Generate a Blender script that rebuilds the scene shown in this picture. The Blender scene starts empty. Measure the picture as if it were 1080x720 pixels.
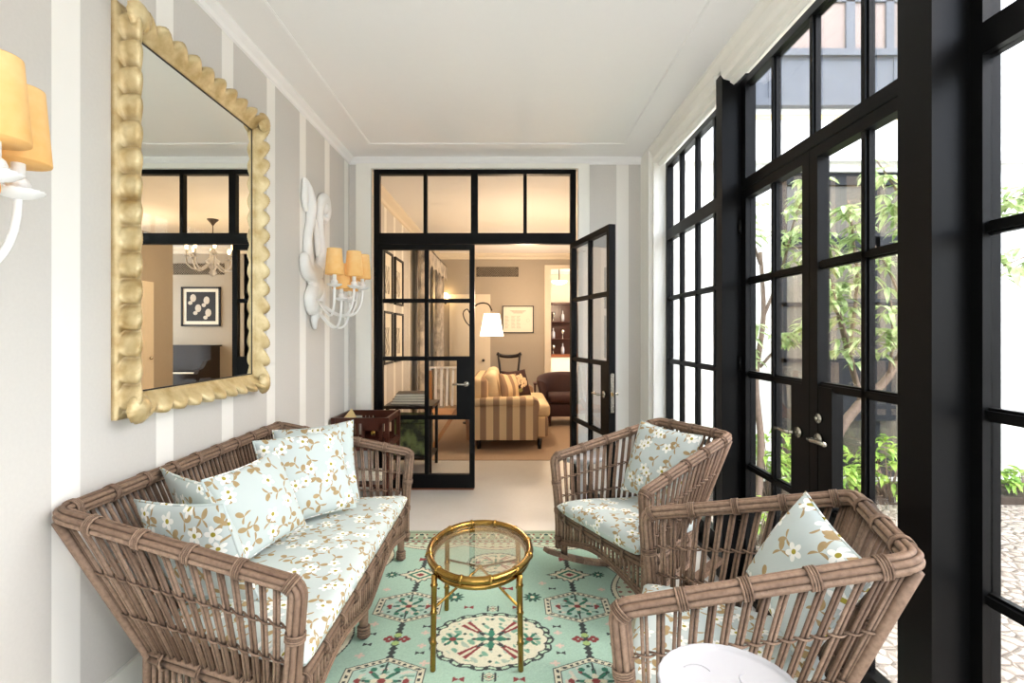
import bpy, math, random
import numpy as np
from mathutils import Vector, Matrix
random.seed(7); RNG = np.random.default_rng(11)
PI = math.pi
sc = bpy.context.scene
COL = sc.collection
R = math.radians
def V(*a): return Vector(a)
def srgb(r, g, b):
    f = lambda c: (c/255/12.92) if c/255 <= .04045 else ((c/255+.055)/1.055)**2.4
    return (f(r), f(g), f(b), 1)

# ------------------------------------------------------------------ node helpers
class S:
    """a value socket with python arithmetic"""
    def __init__(s, nt, sock): s.nt = nt; s.sock = sock
    def _m(s, op, *o):
        n = s.nt.nodes.new('ShaderNodeMath'); n.operation = op
        for i, a in enumerate((s,)+o):
            if isinstance(a, S): s.nt.links.new(a.sock, n.inputs[i])
            else: n.inputs[i].default_value = a
        return S(s.nt, n.outputs[0])
    def __add__(s, o): return s._m('ADD', o)
    __radd__ = __add__
    def __sub__(s, o): return s._m('SUBTRACT', o)
    def __mul__(s, o): return s._m('MULTIPLY', o)
    __rmul__ = __mul__
    def __truediv__(s, o): return s._m('DIVIDE', o)
    def lt(s, o): return s._m('LESS_THAN', o)
    def gt(s, o): return s._m('GREATER_THAN', o)
    def abs(s): return s._m('ABSOLUTE')
    def cos(s): return s._m('COSINE')
    def sin(s): return s._m('SINE')
    def pow(s, o): return s._m('POWER', o)
    def fract(s): return s._m('FRACT')
    def max(s, o): return s._m('MAXIMUM', o)
    def min(s, o): return s._m('MINIMUM', o)
    def atan2(s, o): return s._m('ARCTAN2', o)
    def sqrt(s): return s._m('SQRT')
class Mat:
    def __init__(s, name, rough=.5, metal=0, col=(.8, .8, .8, 1), spec=None):
        s.m = bpy.data.materials.new(name); s.m.use_nodes = True
        s.nt = s.m.node_tree; s.b = s.nt.nodes['Principled BSDF']
        s.b.inputs['Roughness'].default_value = rough; s.b.inputs['Metallic'].default_value = metal
        s.b.inputs['Base Color'].default_value = col
        if spec is not None: s.b.inputs['Specular IOR Level'].default_value = spec
    def node(s, t, **k):
        n = s.nt.nodes.new('ShaderNode'+t)
        for a, b in k.items(): setattr(n, a, b)
        return n
    def link(s, a, b): s.nt.links.new(a.sock if isinstance(a, S) else a, b)
    def coord(s, kind='Object'): return s.node('TexCoord').outputs[kind]
    def mix(s, fac, a, b):
        n = s.node('Mix', data_type='RGBA')
        for i, x in ((0, fac), (6, a), (7, b)):
            if isinstance(x, (S, bpy.types.NodeSocket)): s.link(x, n.inputs[i])
            else: n.inputs[i].default_value = x
        return n.outputs[2]
    def noise(s, scale, detail=3, vec=None, scl=None, rough=.5):
        n = s.node('TexNoise'); n.inputs['Scale'].default_value = scale; n.inputs['Detail'].default_value = detail
        n.inputs['Roughness'].default_value = rough
        if vec is None: vec = s.coord()
        if scl:
            mp = s.node('Mapping'); mp.inputs['Scale'].default_value = scl; s.link(vec, mp.inputs[0]); vec = mp.outputs[0]
        s.link(vec, n.inputs['Vector']); return S(s.nt, n.outputs[0])
    def color(s, c): s.link(c, s.b.inputs['Base Color'])
    def bump(s, h, strength=.3, dist=.01):
        n = s.node('Bump'); n.inputs['Strength'].default_value = strength; n.inputs['Distance'].default_value = dist
        s.link(h, n.inputs['Height']); s.link(n.outputs[0], s.b.inputs['Normal'])
    def emit(s, c, e):
        s.b.inputs['Emission Color'].default_value = c; s.b.inputs['Emission Strength'].default_value = e
def plain(name, c, rough=.5, metal=0, var=.08, scale=20, bump=0, spec=None, emit=0):
    m = Mat(name, rough, metal, c, spec)
    n = m.noise(scale)
    d = tuple(x*(1-var) for x in c[:3])+(1,); l = tuple(min(1, x*(1+var)) for x in c[:3])+(1,)
    m.color(m.mix(n, d, l))
    if bump: m.bump(n, bump, .005)
    if emit: m.emit(c, emit)
    return m.m

M = {}
M['white_paint'] = plain('white_paint', srgb(243, 241, 232), .45, var=.02)
M['ceiling_paint'] = plain('ceiling_paint', srgb(244, 243, 241), .7, var=.01)
M['black_steel'] = plain('black_steel', srgb(9, 9, 9), .42, var=.2, scale=8, spec=.14)
M['white_plaster'] = plain('white_plaster', srgb(240, 240, 237), .55, var=.04, scale=30, bump=.15)
M['white_enamel'] = plain('white_enamel', srgb(184, 185, 190), .3, var=.015)
M['chrome'] = plain('chrome', srgb(190, 185, 172), .25, 1, var=.05)
M['dark_wood'] = plain('dark_wood', srgb(66, 28, 17), .3, var=.35, scale=14)
M['black_wood'] = plain('black_wood', srgb(30, 20, 17), .3, var=.3)
M['pale_wood'] = plain('pale_wood', srgb(190, 135, 85), .4, var=.2, scale=9)
M['bulb'] = plain('bulb', srgb(255, 214, 150), .4, emit=14)
M['lamp_white'] = plain('lamp_white', srgb(255, 236, 200), .6, emit=2.6)
M['taupe'] = plain('taupe', srgb(176, 166, 150), .7, var=.03)
M['cream_paint'] = plain('cream_paint', srgb(232, 222, 202), .5, var=.03)
M['velvet'] = plain('velvet', srgb(56, 25, 24), .7, var=.4, scale=25, bump=.2)
M['stone_trim'] = plain('stone_trim', srgb(84, 88, 95), .8, var=.22, scale=6)
M['stone_dark'] = plain('stone_dark', srgb(30, 32, 36), .8, var=.25, scale=6)
M['paper'] = plain('paper', srgb(236, 230, 214), .7, var=.03)
M['kraft'] = plain('kraft', srgb(222, 196, 140), .7, var=.04)
M['soil'] = plain('soil', srgb(70, 58, 48), .9, var=.4, scale=30, bump=.5)
M['bark'] = plain('bark', srgb(122, 104, 90), .8, var=.3, scale=40, bump=.4)
M['slot'] = plain('slot', srgb(70, 60, 48), .8)
M['white_cer'] = M['white_enamel']
M['red_wood'] = plain('red_wood', srgb(128, 74, 44), .4, var=.2)
M['iron'] = plain('iron', srgb(60, 48, 38), .4, .6)
M['ink'] = plain('ink', srgb(120, 112, 98), .7)
M['grey_shape'] = plain('grey_shape', srgb(205, 196, 182), .7, var=.2, scale=50)
M['charcoal'] = plain('charcoal', srgb(28, 26, 27), .6, var=.2)
def leafmat(name, a, b):
    m = Mat(name, .45); n = (m.noise(16, 2)-.28)*2.2; m.color(m.mix(n, a, b))
    m.b.inputs['Subsurface Weight'].default_value = 0
    tr = m.node('BsdfTranslucent'); m.link(m.mix(n, a, b), tr.inputs[0])
    mx = m.node('MixShader'); mx.inputs[0].default_value = .4
    m.link(m.b.outputs[0], mx.inputs[1]); m.link(tr.outputs[0], mx.inputs[2])
    m.link(mx.outputs[0], m.nt.nodes['Material Output'].inputs[0]); return m.m
M['leaf'] = leafmat('leaf', srgb(104, 140, 60), srgb(226, 238, 186))
M['leaf_low'] = leafmat('leaf_low', srgb(88, 140, 45), srgb(196, 222, 110))
def glass():
    m = Mat('clear_glass', .02); nt = m.nt
    t = m.node('BsdfTransparent'); t.inputs[0].default_value = (.99, .995, .99, 1)
    g = m.node('BsdfGlossy'); g.inputs['Roughness'].default_value = .01
    f = m.node('Fresnel'); f.inputs[0].default_value = 1.45
    mx = m.node('MixShader'); m.link(S(nt, f.outputs[0])*.35, mx.inputs[0]); m.link(t.outputs[0], mx.inputs[1]); m.link(g.outputs[0], mx.inputs[2])
    m.link(mx.outputs[0], nt.nodes['Material Output'].inputs[0]); return m.m
M['glass'] = glass()
def old_glass():
    m = Mat('facade_glass', .15, 0, srgb(150, 138, 124)); n = m.noise(2.5, 2)
    m.color(m.mix(n, srgb(78, 75, 65), srgb(104, 97, 85))); return m.m
M['facade_glass'] = old_glass()
m = Mat('mirror_glass', .0, 1, (.86, .89, .85, 1)); n = m.noise(2, 1); m.color(m.mix(n, (.91, .94, .89, 1), (.93, .95, .91, 1))); M['mirror'] = m.m
def gold():
    m = Mat('gold_shaded_creases', .36, .35); n = m.noise(16, 5)
    c = m.mix((n-.25)*1.6, srgb(178, 148, 92), srgb(242, 226, 180))
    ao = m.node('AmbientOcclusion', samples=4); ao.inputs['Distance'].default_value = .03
    c = m.mix(S(m.nt, ao.outputs['AO']).pow(1.2), srgb(112, 82, 40), c)  # occlusion puts crevice shade into the gold colour
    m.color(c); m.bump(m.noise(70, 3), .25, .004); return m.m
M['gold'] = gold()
def brass():
    m = Mat('brass', .2, 1); n = m.noise(18, 3); m.color(m.mix(n, srgb(128, 94, 40), srgb(186, 150, 80))); return m.m
M['brass'] = brass()
def wicker():
    m = Mat('wicker', .55, spec=.3)
    n = m.noise(10, 4); f = m.noise(80, 3); g = m.node('NewGeometry'); r = S(m.nt, g.outputs['Random Per Island'])
    c = m.mix(r*.7+n*.4-.05, srgb(104, 80, 64), srgb(172, 144, 122)); c = m.mix((f-.38)._m('MAXIMUM', 0.0)*1.3, c, srgb(80, 58, 44))
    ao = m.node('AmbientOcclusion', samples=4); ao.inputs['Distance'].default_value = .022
    c = m.mix(S(m.nt, ao.outputs['AO']).pow(1.3), srgb(44, 32, 25), c)  # shade between the canes is mixed into the colour
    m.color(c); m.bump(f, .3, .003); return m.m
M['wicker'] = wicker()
def wallpaper(name, axis, off, per=.4725, w=.107):
    m = Mat(name, .6, spec=.25)
    sp = m.node('SeparateXYZ'); m.link(m.coord(), sp.inputs[0]); x = S(m.nt, sp.outputs[axis])
    st = ((x-off)/per).fract().lt(w/per)
    n = m.noise(90, 2)
    g = m.mix(n, srgb(206, 202, 195), srgb(213, 209, 202))
    m.color(m.mix(st, g, srgb(243, 240, 233))); return m.m
M['wallpaper_y'] = wallpaper('striped_wallpaper_side', 1, 1.595)
M['wallpaper_x'] = wallpaper('striped_wallpaper_end', 0, .94, 1.0)
def floormat():
    m = Mat('stone_floor', .35, spec=.4); n = m.noise(2.2, 6, rough=.6); k = m.noise(40, 3)
    c = m.mix(n, srgb(188, 187, 183), srgb(212, 211, 208)); m.color(m.mix(k*.25, c, srgb(170, 160, 142))); return m.m
M['floor'] = floormat()
m = Mat('tan_carpet', .9); n = m.noise(120, 3); k = m.noise(3, 3)
m.color(m.mix(n, srgb(146, 122, 100), srgb(186, 162, 138))); m.bump(n, .5, .004); M['carpet'] = m.m
def shade(name, e, a, b):
    m = Mat(name, .8, 0); sp = m.node('SeparateXYZ'); m.link(m.coord('Generated'), sp.inputs[0])
    n = m.noise(30, 4); h = S(m.nt, sp.outputs[2])
    c = m.mix((n*.7+h*.35), a, b); m.color(c); m.link(c, m.b.inputs['Emission Color']); m.b.inputs['Emission Strength'].default_value = e
    return m.m
M['shade'] = shade('amber_shade', .13, srgb(222, 164, 84), srgb(232, 196, 138))
def floral():
    m = Mat('floral_cotton', .85, spec=.15); nt = m.nt
    uv = m.node('UVMap'); oi = m.node('ObjectInfo')
    sp = m.node('SeparateXYZ'); m.link(uv.outputs[0], sp.inputs[0])
    r = S(nt, oi.outputs['Random'])
    X = S(nt, sp.outputs[0])+r*5.3; Y = S(nt, sp.outputs[1])+r*3.1
    def cell(size, ox, oy, rnd=.8):
        cb = m.node('CombineXYZ'); x = X+ox; y = Y+oy; m.link(x, cb.inputs[0]); m.link(y, cb.inputs[1])
        v = m.node('TexVoronoi', voronoi_dimensions='2D'); v.inputs['Scale'].default_value = 1/size; v.inputs['Randomness'].default_value = rnd
        m.link(cb.outputs[0], v.inputs['Vector'])
        ps = m.node('SeparateXYZ'); m.link(v.outputs['Position'], ps.inputs[0])
        cs = m.node('SeparateColor'); m.link(v.outputs['Color'], cs.inputs[0])
        dx = x-S(nt, ps.outputs[0]); dy = y-S(nt, ps.outputs[1])
        return dx, dy, S(nt, cs.outputs[0]), S(nt, cs.outputs[1])
    def polar(dx, dy, a):
        return (dx*dx+dy*dy).sqrt(), dy.atan2(dx)+a*6.283
    base = m.mix(m.noise(6, 2, vec=uv.outputs[0]), srgb(193, 205, 203), srgb(206, 215, 212))
    col = base
    tan = m.mix(m.noise(30, 2, vec=uv.outputs[0]), srgb(150, 124, 82), srgb(190, 168, 128))
    for size, ox, oy, RR, thr in ((.092, .31, .17, .036, .72), (.083, .77, .52, .034, .6)):
        dx, dy, a, g = cell(size, ox, oy); rr, th = polar(dx, dy, a)
        lf = rr.lt((th*1.5).cos().abs().pow(1.5)*RR)*g.lt(thr)*(th.cos().gt(-.4))
        col = m.mix(lf, col, tan)
    for size, ox, oy, RR, thr in ((.105, 0, 0, .029, .68), (.115, .05, .062, .025, .42)):
        dx, dy, a, g = cell(size, ox, oy); rr, th = polar(dx, dy, a)
        pet = rr.lt(((th*2.5).cos().abs()*.6+.42)*RR)*g.lt(thr)
        ctr = rr.lt(RR*.27)*g.lt(thr)
        col = m.mix(pet, col, srgb(246, 246, 240)); col = m.mix(ctr, col, srgb(168, 156, 62))
    m.color(col); m.bump(m.noise(14, 3, vec=uv.outputs[0]), .25, .01); return m.m
M['floral'] = floral()
def colattr(name, rough=.9, bump=0):
    m = Mat(name, rough, spec=.1); a = m.node('Attribute', attribute_name='paint')
    n = m.noise(150, 2); m.color(m.mix(n*.25, a.outputs[0], srgb(150, 158, 148)))
    if bump: m.bump(n, bump, .003)
    return m.m
M['rug'] = colattr('rug_pile', .95, .4)
def stripes_fab():
    m = Mat('striped_linen', .85); sp = m.node('SeparateXYZ'); m.link(m.coord(), sp.inputs[0])
    x = S(m.nt, sp.outputs[0]); st = (x/.155+.2).fract().lt(.46)
    m.color(m.mix(st, srgb(226, 200, 158), srgb(160, 130, 104))); return m.m
M['striped'] = stripes_fab()
def stripes_fab_y():
    m = Mat('cream_linen', .85); n = m.noise(20, 2); m.color(m.mix(n, srgb(224, 198, 156), srgb(236, 214, 176))); return m.m
M['cream_linen'] = stripes_fab_y()
def pebble():
    m = Mat('pebble_paving', .75); v = m.node('TexVoronoi'); v.inputs['Scale'].default_value = 15
    m.link(m.coord(), v.inputs['Vector'])
    e = m.node('TexVoronoi', feature='DISTANCE_TO_EDGE'); e.inputs['Scale'].default_value = 15; m.link(m.coord(), e.inputs['Vector'])
    d = S(m.nt, e.outputs['Distance']); cs = m.node('SeparateColor'); m.link(v.outputs['Color'], cs.inputs[0])
    c = m.mix(S(m.nt, cs.outputs[0]), srgb(156, 144, 130), srgb(190, 178, 164))
    c = m.mix((d*9)._m('MINIMUM', 1.0), srgb(122, 110, 98), c); m.color(c); m.bump((d*4)._m('MINIMUM', 1.0), .7, .03); return m.m
M['pebble'] = pebble()
def greenbox():
    m = Mat('green_damask', .7); n = m.noise(9, 4); m.color(m.mix((n-.42)*6, srgb(44, 50, 34), srgb(120, 132, 78))); return m.m
M['green_damask'] = greenbox()
def curtainmat():
    m = Mat('patterned_curtain', .85); n = m.noise(7, 4); m.color(m.mix((n-.4)*4, srgb(206, 194, 176), srgb(150, 140, 128))); return m.m
M['curtain'] = curtainmat()

# ------------------------------------------------------------------ mesh builder
class MB:
    def __init__(s): s.v = []; s.f = []; s.m = []; s.sm = []; s.uv = {}
    def add(s, vs, fs, mi=0, smooth=False, uvs=None):
        b = len(s.v); s.v.extend([tuple(x) for x in vs])
        for f in fs:
            s.f.append([b+i for i in f]); s.m.append(mi); s.sm.append(smooth)
        if uvs is not None:
            for i, u in enumerate(uvs): s.uv[b+i] = u
        return s
    def box(s, x0, x1, y0, y1, z0, z1, mi=0):
        vs = [(x, y, z) for x in (x0, x1) for y in (y0, y1) for z in (z0, z1)]
        return s.add(vs, [(0, 1, 3, 2), (4, 6, 7, 5), (0, 4, 5, 1), (2, 3, 7, 6), (0, 2, 6, 4), (1, 5, 7, 3)], mi)
    def obox(s, mat, sx, sy, sz, mi=0, bev=0):
        """box of full sizes centred at the matrix origin, with optional chamfer-ish rounding"""
        if not bev:
            vs = [mat @ V(x*sx/2, y*sy/2, z*sz/2) for x in (-1, 1) for y in (-1, 1) for z in (-1, 1)]
            return s.add(vs, [(0, 1, 3, 2), (4, 6, 7, 5), (0, 4, 5, 1), (2, 3, 7, 6), (0, 2, 6, 4), (1, 5, 7, 3)], mi)
        return s.rbox(mat, sx, sy, sz, bev, mi)
    def rbox(s, mat, sx, sy, sz, r, mi=0, n=3):
        """rounded box: sphere grid pushed out to the corners"""
        import bmesh
        bm = bmesh.new(); bmesh.ops.create_cube(bm, size=1)
        for v in bm.verts: v.co = V(v.co.x*sx, v.co.y*sy, v.co.z*sz)
        bmesh.ops.bevel(bm, geom=list(bm.edges), offset=r, segments=n, profile=.5, affect='EDGES')
        bm.verts.index_update()
        s.add([mat @ v.co for v in bm.verts], [[v.index for v in f.verts] for f in bm.faces], mi, True); bm.free(); return s
    def bar(s, p, q, w, h, up=(0, 0, 1), mi=0):
        p = V(*p); q = V(*q); d = (q-p); L = d.length; d.normalize(); u = V(*up)
        a = d.cross(u)
        if a.length < 1e-4: a = d.cross(V(1, 0, 0))
        a.normalize(); b = a.cross(d)
        mt = Matrix((( *d, 0), (*a, 0), (*b, 0), (0, 0, 0, 1))).transposed(); mt.translation = (p+q)/2
        return s.obox(mt, L, w, h, mi)
    def tube(s, pts, r, n=8, mi=0, cap=True, closed=False):
        pts = [V(*p) for p in pts]; k = len(pts)
        rr = r if isinstance(r, (list, tuple)) else [r]*k
        fr = frames(pts, closed); vs = []
        for p, (t, a, b), q in zip(pts, fr, rr):
            for i in range(n):
                c = 2*PI*i/n; vs.append(p+a*(q*math.cos(c))+b*(q*math.sin(c)))
        fs = []
        for j in range(k if closed else k-1):
            j2 = (j+1) % k
            for i in range(n):
                i2 = (i+1) % n; fs.append((j*n+i, j*n+i2, j2*n+i2, j2*n+i))
        if cap and not closed:
            fs.append(tuple(range(n-1, -1, -1))); fs.append(tuple((k-1)*n+i for i in range(n)))
        return s.add(vs, fs, mi, True)
    def lathe(s, prof, c=(0, 0, 0), n=24, mi=0, wave=None, smooth=True):
        """prof: (radius, z) list, about z; wave(theta) scales the radius"""
        vs = []
        for r, z in prof:
            for i in range(n):
                t = 2*PI*i/n; q = r*(wave(t) if wave else 1)
                vs.append((c[0]+q*math.cos(t), c[1]+q*math.sin(t), c[2]+z))
        k = len(prof); fs = []
        for j in range(k-1):
            for i in range(n):
                i2 = (i+1) % n; fs.append((j*n+i, j*n+i2, (j+1)*n+i2, (j+1)*n+i))
        if prof[0][0] > 1e-5: fs.append(tuple(range(n-1, -1, -1)))
        if prof[-1][0] > 1e-5: fs.append(tuple((k-1)*n+i for i in range(n)))
        return s.add(vs, fs, mi, smooth)
    def ball(s, c, rx, ry, rz, n=12, mi=0):
        vs = []; fs = []; k = n//2+1
        for j in range(k):
            a = PI*j/(k-1)-PI/2
            for i in range(n):
                t = 2*PI*i/n; vs.append((c[0]+rx*math.cos(a)*math.cos(t), c[1]+ry*math.cos(a)*math.sin(t), c[2]+rz*math.sin(a)))
        for j in range(k-1):
            for i in range(n):
                i2 = (i+1) % n; fs.append((j*n+i, j*n+i2, (j+1)*n+i2, (j+1)*n+i))
        return s.add(vs, fs, mi, True)
    def prism(s, poly, f, d0, d1, mi=0, smooth=False):
        """poly of (a,b); f(a,b,d) gives the point"""
        n = len(poly); vs = [f(a, b, d0) for a, b in poly]+[f(a, b, d1) for a, b in poly]
        fs = [tuple(range(n-1, -1, -1)), tuple(range(n, 2*n))]+[(i, (i+1) % n, n+(i+1) % n, n+i) for i in range(n)]
        return s.add(vs, fs, mi, smooth)
    def build(s, name, mat, parent=None, world=False):
        me = bpy.data.meshes.new(name)
        vs = s.v
        if world and parent is not None:
            l = parent.location.copy(); q_ = parent.parent
            while q_ is not None: l += q_.location; q_ = q_.parent
            vs = [(x-l.x, y-l.y, z-l.z) for x, y, z in vs]
        me.from_pydata(vs, [], s.f)
        for x in (mat if isinstance(mat, (list, tuple)) else [mat]): me.materials.append(x)
        me.polygons.foreach_set('material_index', s.m); me.polygons.foreach_set('use_smooth', s.sm)
        if s.uv:
            ul = me.uv_layers.new(name='UVMap')
            for lp in me.loops: ul.data[lp.index].uv = s.uv.get(lp.vertex_index, (0, 0))
        me.update()
        o = bpy.data.objects.new(name, me); COL.objects.link(o)
        if parent is not None: o.parent = parent
        return o
def frames(pts, closed=False):
    k = len(pts); T = []
    for i in range(k):
        if closed: t = pts[(i+1) % k]-pts[i-1]
        else: t = pts[min(i+1, k-1)]-pts[max(i-1, 0)]
        t = t.normalized() if t.length > 1e-9 else V(0, 0, 1); T.append(t)
    a = T[0].cross(V(0, 0, 1))
    if a.length < .05: a = T[0].cross(V(0, 1, 0))
    a.normalize(); out = []
    for t in T:
        a = (a-t*a.dot(t)); a.normalize(); out.append((t, a.copy(), t.cross(a)))
    return out
def round_path(pts, rad, seg=6):
    pts = [V(*p) for p in pts]; out = [pts[0]]
    for i in range(1, len(pts)-1):
        p = pts[i]; r = rad[i] if isinstance(rad, (list, tuple)) else rad
        a = (pts[i-1]-p); b = (pts[i+1]-p); ra = min(r, a.length*.45); rb = min(r, b.length*.45)
        a = p+a.normalized()*ra; b = p+b.normalized()*rb
        for j in range(seg+1):
            t = j/seg; out.append(a*(1-t)**2+p*2*t*(1-t)+b*t*t)
    out.append(pts[-1]); return out
def resample(pts, step):
    out = [pts[0]]
    for p, q in zip(pts, pts[1:]):
        k = max(1, int((q-p).length/step))
        for i in range(1, k+1): out.append(p+(q-p)*(i/k))
    return out
def bez(p0, p1, p2, p3, n=12):
    p0, p1, p2, p3 = V(*p0), V(*p1), V(*p2), V(*p3)
    return [p0*(1-t)**3+p1*3*t*(1-t)**2+p2*3*t*t*(1-t)+p3*t**3 for t in [i/n for i in range(n+1)]]
def smooth_path(pts, n=5):
    pts = [V(*p) for p in pts]; out = []
    for i in range(len(pts)-1):
        a = pts[max(i-1, 0)]; b = pts[i]; c = pts[i+1]; d = pts[min(i+2, len(pts)-1)]
        for j in range(n):
            t = j/n; out.append(.5*((2*b)+(c-a)*t+(2*a-5*b+4*c-d)*t*t+(3*b-a-3*c+d)*t**3))
    out.append(pts[-1]); return out
def tag(o, label=None, cat=None, group=None, kind=None):
    if label: o['label'] = label
    if cat: o['category'] = cat
    if group: o['group'] = group
    if kind: o['kind'] = kind
    return o
def empty(name, loc=(0, 0, 0), rz=0, label=None, cat=None, group=None, kind=None):
    o = bpy.data.objects.new(name, None); COL.objects.link(o); o.location = loc; o.rotation_euler = (0, 0, rz)
    o.empty_display_size = .1
    return tag(o, label, cat, group, kind)
def struct(name, mb, mat, label, cat=None):
    return tag(mb.build(name, mat), label, cat, None, 'structure')
def copy_tree(o, parent=None):
    c = o.copy(); COL.objects.link(c)
    if parent is not None: c.parent = parent
    for ch in list(o.children): copy_tree(ch, c)
    return c

# ------------------------------------------------------------------ room dimensions (metres; camera stands at x=0, y=0)
CAMZ = 1.363; XL = -1.40; XR = 1.15; XW = 1.28; YE = 4.57; ZC = 2.90; YB = -2.0
YC_ = 4.72
YF = 10.0    # far wall of the sitting room

# floor / ceiling
struct('floor', MB().box(XL-.1, XW+.06, YB, 5.62, -.1, 0), M['floor'], 'pale stone floor of the garden room under the mint rug', 'floor')
struct('floor', MB().box(XL-.1, 5.0, 5.62, 14.0, -.1, .006).box(XW+.1, 5.0, 4.93, 5.62, -.1, .006), M['carpet'], 'tan carpeted floor of the sitting room beyond the open door', 'floor')
c = MB().box(XL-.1, XW+.06, YB, YE+.06, ZC, ZC+.1)
for (x0, x1, y0, y1) in ((-1.15, .95, 4.20, 4.23), (-1.15, -1.12, YB, 4.2), (.92, .95, YB, 4.2)):
    c.box(x0, x1, y0, y1, ZC-.004, ZC+.001)
    c.box(x0+.006 if x1-x0 < .1 else x0, x1-.006 if x1-x0 < .1 else x1, y0+.006, y1-.006, ZC-.007, ZC-.003)
struct('ceiling', c, M['ceiling_paint'], 'white garden room ceiling with thin raised border moulding', 'ceiling')
struct('ceiling', MB().box(XL-.1, 5.0, YE+.06, 14.0, ZC, ZC+.1), M['ceiling_paint'], 'warm lit ceiling of the sitting room beyond the doors', 'ceiling')
# walls
struct('wall_left', MB().box(XL-.12, XL, YB, YF, 0, ZC), M['wallpaper_y'], 'grey and white striped wallpaper wall behind the sofa and mirror', 'wall')
w = MB().box(XL, -1.24, YE, YE+.14, 0, ZC).box(.64, XW+.10, YE, YE+.14, 0, ZC).box(-1.24, .64, YE, YE+.14, 2.83, ZC)
struct('wall_far', w, M['wallpaper_x'], 'striped end wall around the black steel doors', 'wall')
struct('wall_near', MB().box(XL-.12, XW+.10, YB-.12, YB, 0, ZC+.1), M['wallpaper_x'], 'unseen striped wall added at the camera end to block light from behind', 'wall')  # unseen wall, added to keep light from behind off the near end
struct('wall_right', MB().box(XW, XW+.10, YB, -1.28, 0, ZC), M['wallpaper_y'], 'short striped wall beside the window bay next to the camera', 'wall')
# cornice along the left and end walls
t = MB()
for a, b in (((XL, YB), (XL, YE)),):
    prof = [(0, 0), (.05, 0), (.045, .012), (.02, .03), (.012, .05), (0, .055)]
    t.prism(prof, lambda p, q, d: (XL+p, d, ZC-q), YB, YE)
t.prism([(0, 0), (.05, 0), (.045, .012), (.02, .03), (.012, .05), (0, .055)], lambda p, q, d: (d, YE-p, ZC-q), XL, XR)
struct('trim_1', t, M['ceiling_paint'], 'small white cornice where the walls meet the ceiling', 'cornice')
# door casing: stepped
t = MB()
for (x0, x1, z0, z1) in ((-1.335, -1.20, 0, 2.93), (.60, .70, 0, 2.93)):
    t.box(x0, x1, YE-.03, YE, 0, 2.80); t.box(x0+.03 if x0 < 0 else x0, x1 if x0 < 0 else x1-.03, YE-.045, YE-.03, 0, 2.80)
t.box(-1.335, .70, YE-.03, YE, 2.80, ZC-.055); t.box(-1.305, .67, YE-.045, YE-.03, 2.80, ZC-.058)
struct('trim_2', t, M['white_paint'], 'cream white moulded casing around the end doors', 'door casing')
t = MB().box(XL, XL+.016, YB, YE, 0, .16).box(XL, -1.335, YE-.016, YE, 0, .16).box(.70, XR, YE-.016, YE, 0, .16)
struct('baseboard_left', t, M['white_paint'], 'white baseboard along the striped walls', 'baseboard')
struct('trim_3', MB().box(-1.18, -.31, YE-.012, YE+.04, 0, .011), M['red_wood'], 'orange wooden strip under the closed end door leaf', 'threshold')
# right hand pilaster, fascia and pelmet
t = MB().box(XR, XW+.10, 4.30, YE, 0, ZC).box(1.18, XW+.10, 4.26, 4.30, 0, ZC)
struct('trim_4', t, M['white_paint'], 'white pilaster in the corner between end wall and windows', 'pilaster')
t = MB().box(XR+.031, XW+.10, YB, 4.26, 2.84, ZC)
t.prism([(0, 0), (.03, 0), (.03, .02), (.012, .05), (0, .07)], lambda p, q, d: (XR+.03-p, d, ZC-q), YB, 4.3)
struct('trim_5', t, srgb and M['white_paint'], 'white fascia running above the windows', 'fascia')

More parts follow.
